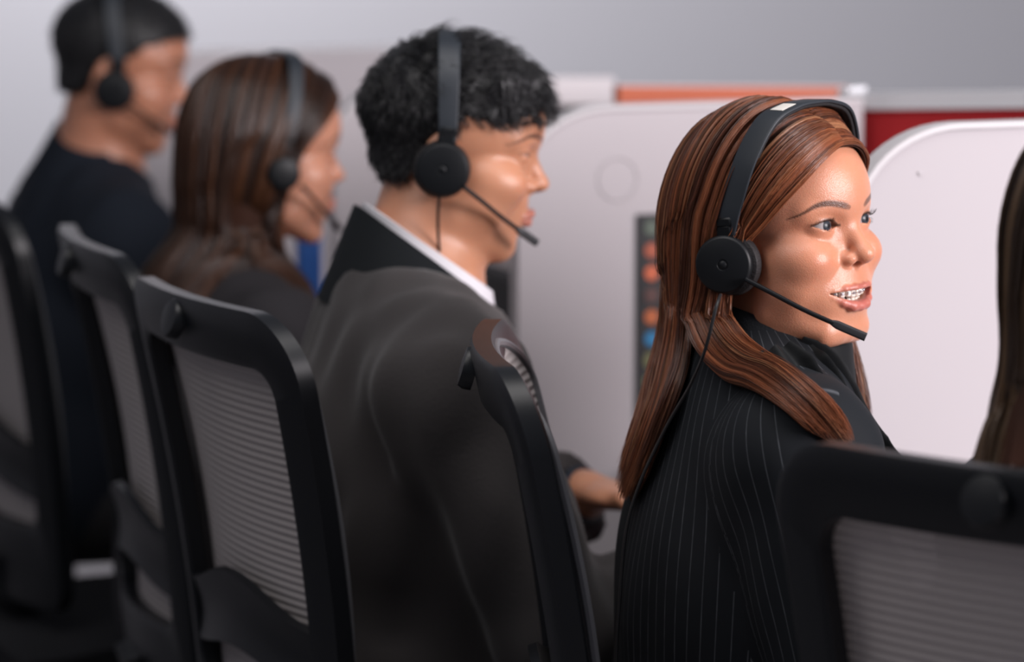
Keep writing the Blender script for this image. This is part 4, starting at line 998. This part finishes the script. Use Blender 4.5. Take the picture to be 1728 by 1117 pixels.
# ---- generic long hair for the two other women
def long_hair(p, root, pal, n, drop=.26, back=.0, fk=1.0, name='hair_brown', thick=.014, seed=9):
    h = p.h
    def W(loc, tail): return np.array([h.w(q) for q in loc]+[h.w(loc[-1])+V3(*t) for t in tail])
    F0, R0 = p.F0, p.R0
    def tl(f, r, s=1.0): return [F0*f*fk*k+R0*r*k+V3(0, 0, -drop*k*s) for k in (.33, .66, 1)]
    near = [
     W([(4, -15, 73), (-16, -15, 70), (-38, -4, 60), (-60, 18, 38), (-70, 42, 8), (-74, 56, -30), (-70, 66, -80)], tl(.03, -.01)),
     W([(3, 5, 92), (-26, 5, 88), (-56, 24, 66), (-76, 50, 25), (-80, 66, -20), (-74, 78, -80)], tl(.015, 0)),
     W([(2, 35, 110), (-30, 40, 106), (-64, 56, 76), (-82, 76, 28), (-84, 90, -25), (-77, 98, -85)], tl(-.01, .01)),
     W([(0, 62, 115), (-30, 72, 109), (-62, 92, 80), (-80, 108, 30), (-82, 118, -25), (-77, 120, -90)], tl(-.03, .01)),
     W([(0, 88, 112), (-26, 104, 103), (-52, 126, 72), (-68, 140, 25), (-70, 144, -30), (-68, 142, -90)], tl(-.05, .01)),
     W([(0, 110, 104), (-12, 138, 90), (-26, 162, 55), (-34, 172, 10), (-36, 170, -40), (-36, 164, -95)], tl(-.065, 0)),
     W([(0, 112, 104), (4, 142, 88), (6, 172, 50), (6, 180, 5), (4, 176, -45), (2, 168, -100)], tl(-.07, 0))]
    far = [W([(-q[0], q[1], q[2]) for q in loc], tl(f, -r)) for loc, f, r in (
     ([(0, 110, 104), (-12, 138, 90), (-26, 162, 55), (-34, 172, 10), (-36, 170, -40), (-36, 164, -95)], -.065, 0),
     ([(0, 88, 112), (-26, 104, 103), (-52, 126, 72), (-68, 140, 25), (-70, 144, -30), (-68, 142, -90)], -.05, .01),
     ([(0, 60, 115), (-30, 68, 109), (-62, 88, 80), (-80, 104, 30), (-82, 112, -25), (-77, 112, -90)], -.02, .01),
     ([(2, 30, 108), (-32, 34, 102), (-62, 50, 72), (-78, 68, 28), (-80, 78, -20), (-74, 84, -85)], 0, 0),
     ([(-4, -15, 73), (-20, -14, 70), (-42, 0, 56), (-62, 22, 32), (-72, 44, 4), (-75, 56, -30), (-70, 60, -80)], .02, 0))]
    return hair_sheets(p, [near, far], pal, root, n, rad=.0008, thick=thick, fly_n=0, clumps=70, conv=.6, wav=.002, seed=seed,
        extra_sdf=lambda P: np.minimum(smin(h.sdf(P.astype(np.float32)), p.neck(P.astype(np.float32)), .03), p.coat(P, .016, 1, 0))-.001)

# ---- dark haired woman
hd = Head(at(535, 254, 4.85), 111, 4, 0, 1.0, fem=True, smile=0)
pd = Person(hd, (-.375, 4.80, .945), (-.36, 4.76, .55), 26, [((.10, .03, -.25), (.20, -.05, .04)), ((.10, .03, -.25), (.20, -.05, .04))])
rd = person_root(pd, 'woman with long straight dark brown hair and a black top, third from the front')
build_body(pd, rd, (.60, .28, .18), (.48, .14, .12), (.04, .02, .015), .003); tick('woman 3')
clothe(pd, rd, 'blouse', mat('charcoal_cloth', (.028, .026, .029), .9, .2, bump=.3, bscale=350), .014, .004, .008, neck=(.062, 0), seed=7)
trousers(pd, rd, MATS['black_trousers'])
long_hair(pd, rd, [(.045, .018, .010), (.03, .013, .008), (.06, .024, .012), (.02, .01, .007), (.085, .032, .013)], 4500, drop=.24)
headset(hd, 'slim black headset over the long dark brown hair of the farther woman', 'call centre headsets', top=(0, 52, 124), boom_end=(-44, -22, -96), cup=(-97, 74, -24), cup_r=21, band_w=20)

# ---- man in navy
hn = Head(at(281, 124, 5.60), 92, 8, 0, 1.02, fem=False, smile=0)
pn = Person(hn, (-.628, 5.62, 1.005), (-.70, 5.60, .56), 20, [((.10, .03, -.26), (.20, -.05, .04)), ((.10, .03, -.26), (.20, -.05, .04))], male=True)
rn = person_root(pn, 'man in a dark navy suit with short black hair, farthest left in the row')
build_body(pn, rn, (.50, .22, .135), (.36, .12, .10), (.02, .015, .014), .003, stubble=.6)
clothe(pn, rn, 'jacket', mat('navy_cloth', (.012, .016, .024), .9, .2, bump=.3, bscale=350), .018, .005, .008, neck=(.074, 0), seed=9)
collar(pn, 'jacket_collar', rn, MATS['navy_cloth'], .079, .085, -.06, .016, t=.006, gap=.6, tilt=.65, fwd=.01, flare=.03)
collar(pn, 'shirt_collar', rn, mat('blue_shirt', (.035, .045, .10), .8), .069, .075, -.03, .028, t=.003, gap=.4, tilt=.65, fwd=.006, flare=.01)
trousers(pn, rn, MATS['black_trousers'])
short_hair(pn, rn, ([-60, -25, -12, 8, 30, 52, 62, 95, 115, 200], [52, 56, 54, 46, 40, 20, 12, -4, -42, -48]), 6, 3, 3000, (12, 8), .0008, 15, BLK, noise=2, res=.003, curl=.4)
headset(hn, 'black headset worn by the man in navy, farthest back', 'call centre headsets', top=(0, 92, 119), boom_end=(-46, -20, -80), cup=(-90, 66, -28), cup_r=27); tick('man navy')

# ---- woman at the right edge, nearest to us
hf = Head(at(2068, 425, 3.12), 66, 2, 0, 1.0, fem=True, smile=0)
pf = Person(hf, (.580, 3.14, .985), (.52, 3.12, .55), 50, [((.12, .03, -.25), (.20, -.05, .04)), ((.12, .03, -.25), (.20, -.05, .04))])
rf = person_root(pf, 'long haired woman cut by the right frame edge, nearest to us')
build_body(pf, rf, (.60, .28, .18), (.48, .14, .12), (.04, .02, .015), .003)
clothe(pf, rf, 'blazer', mat('slate_cloth', (.09, .09, .10), .9, .2, bump=.3, bscale=350), .016, .004, .008, neck=(.064, 0), seed=17)
trousers(pf, rf, MATS['black_trousers'])
long_hair(pf, rf, [(.06, .032, .016), (.035, .018, .010), (.10, .055, .025), (.025, .013, .008)], 3500, drop=.27, seed=19, fk=2.1); tick('all')
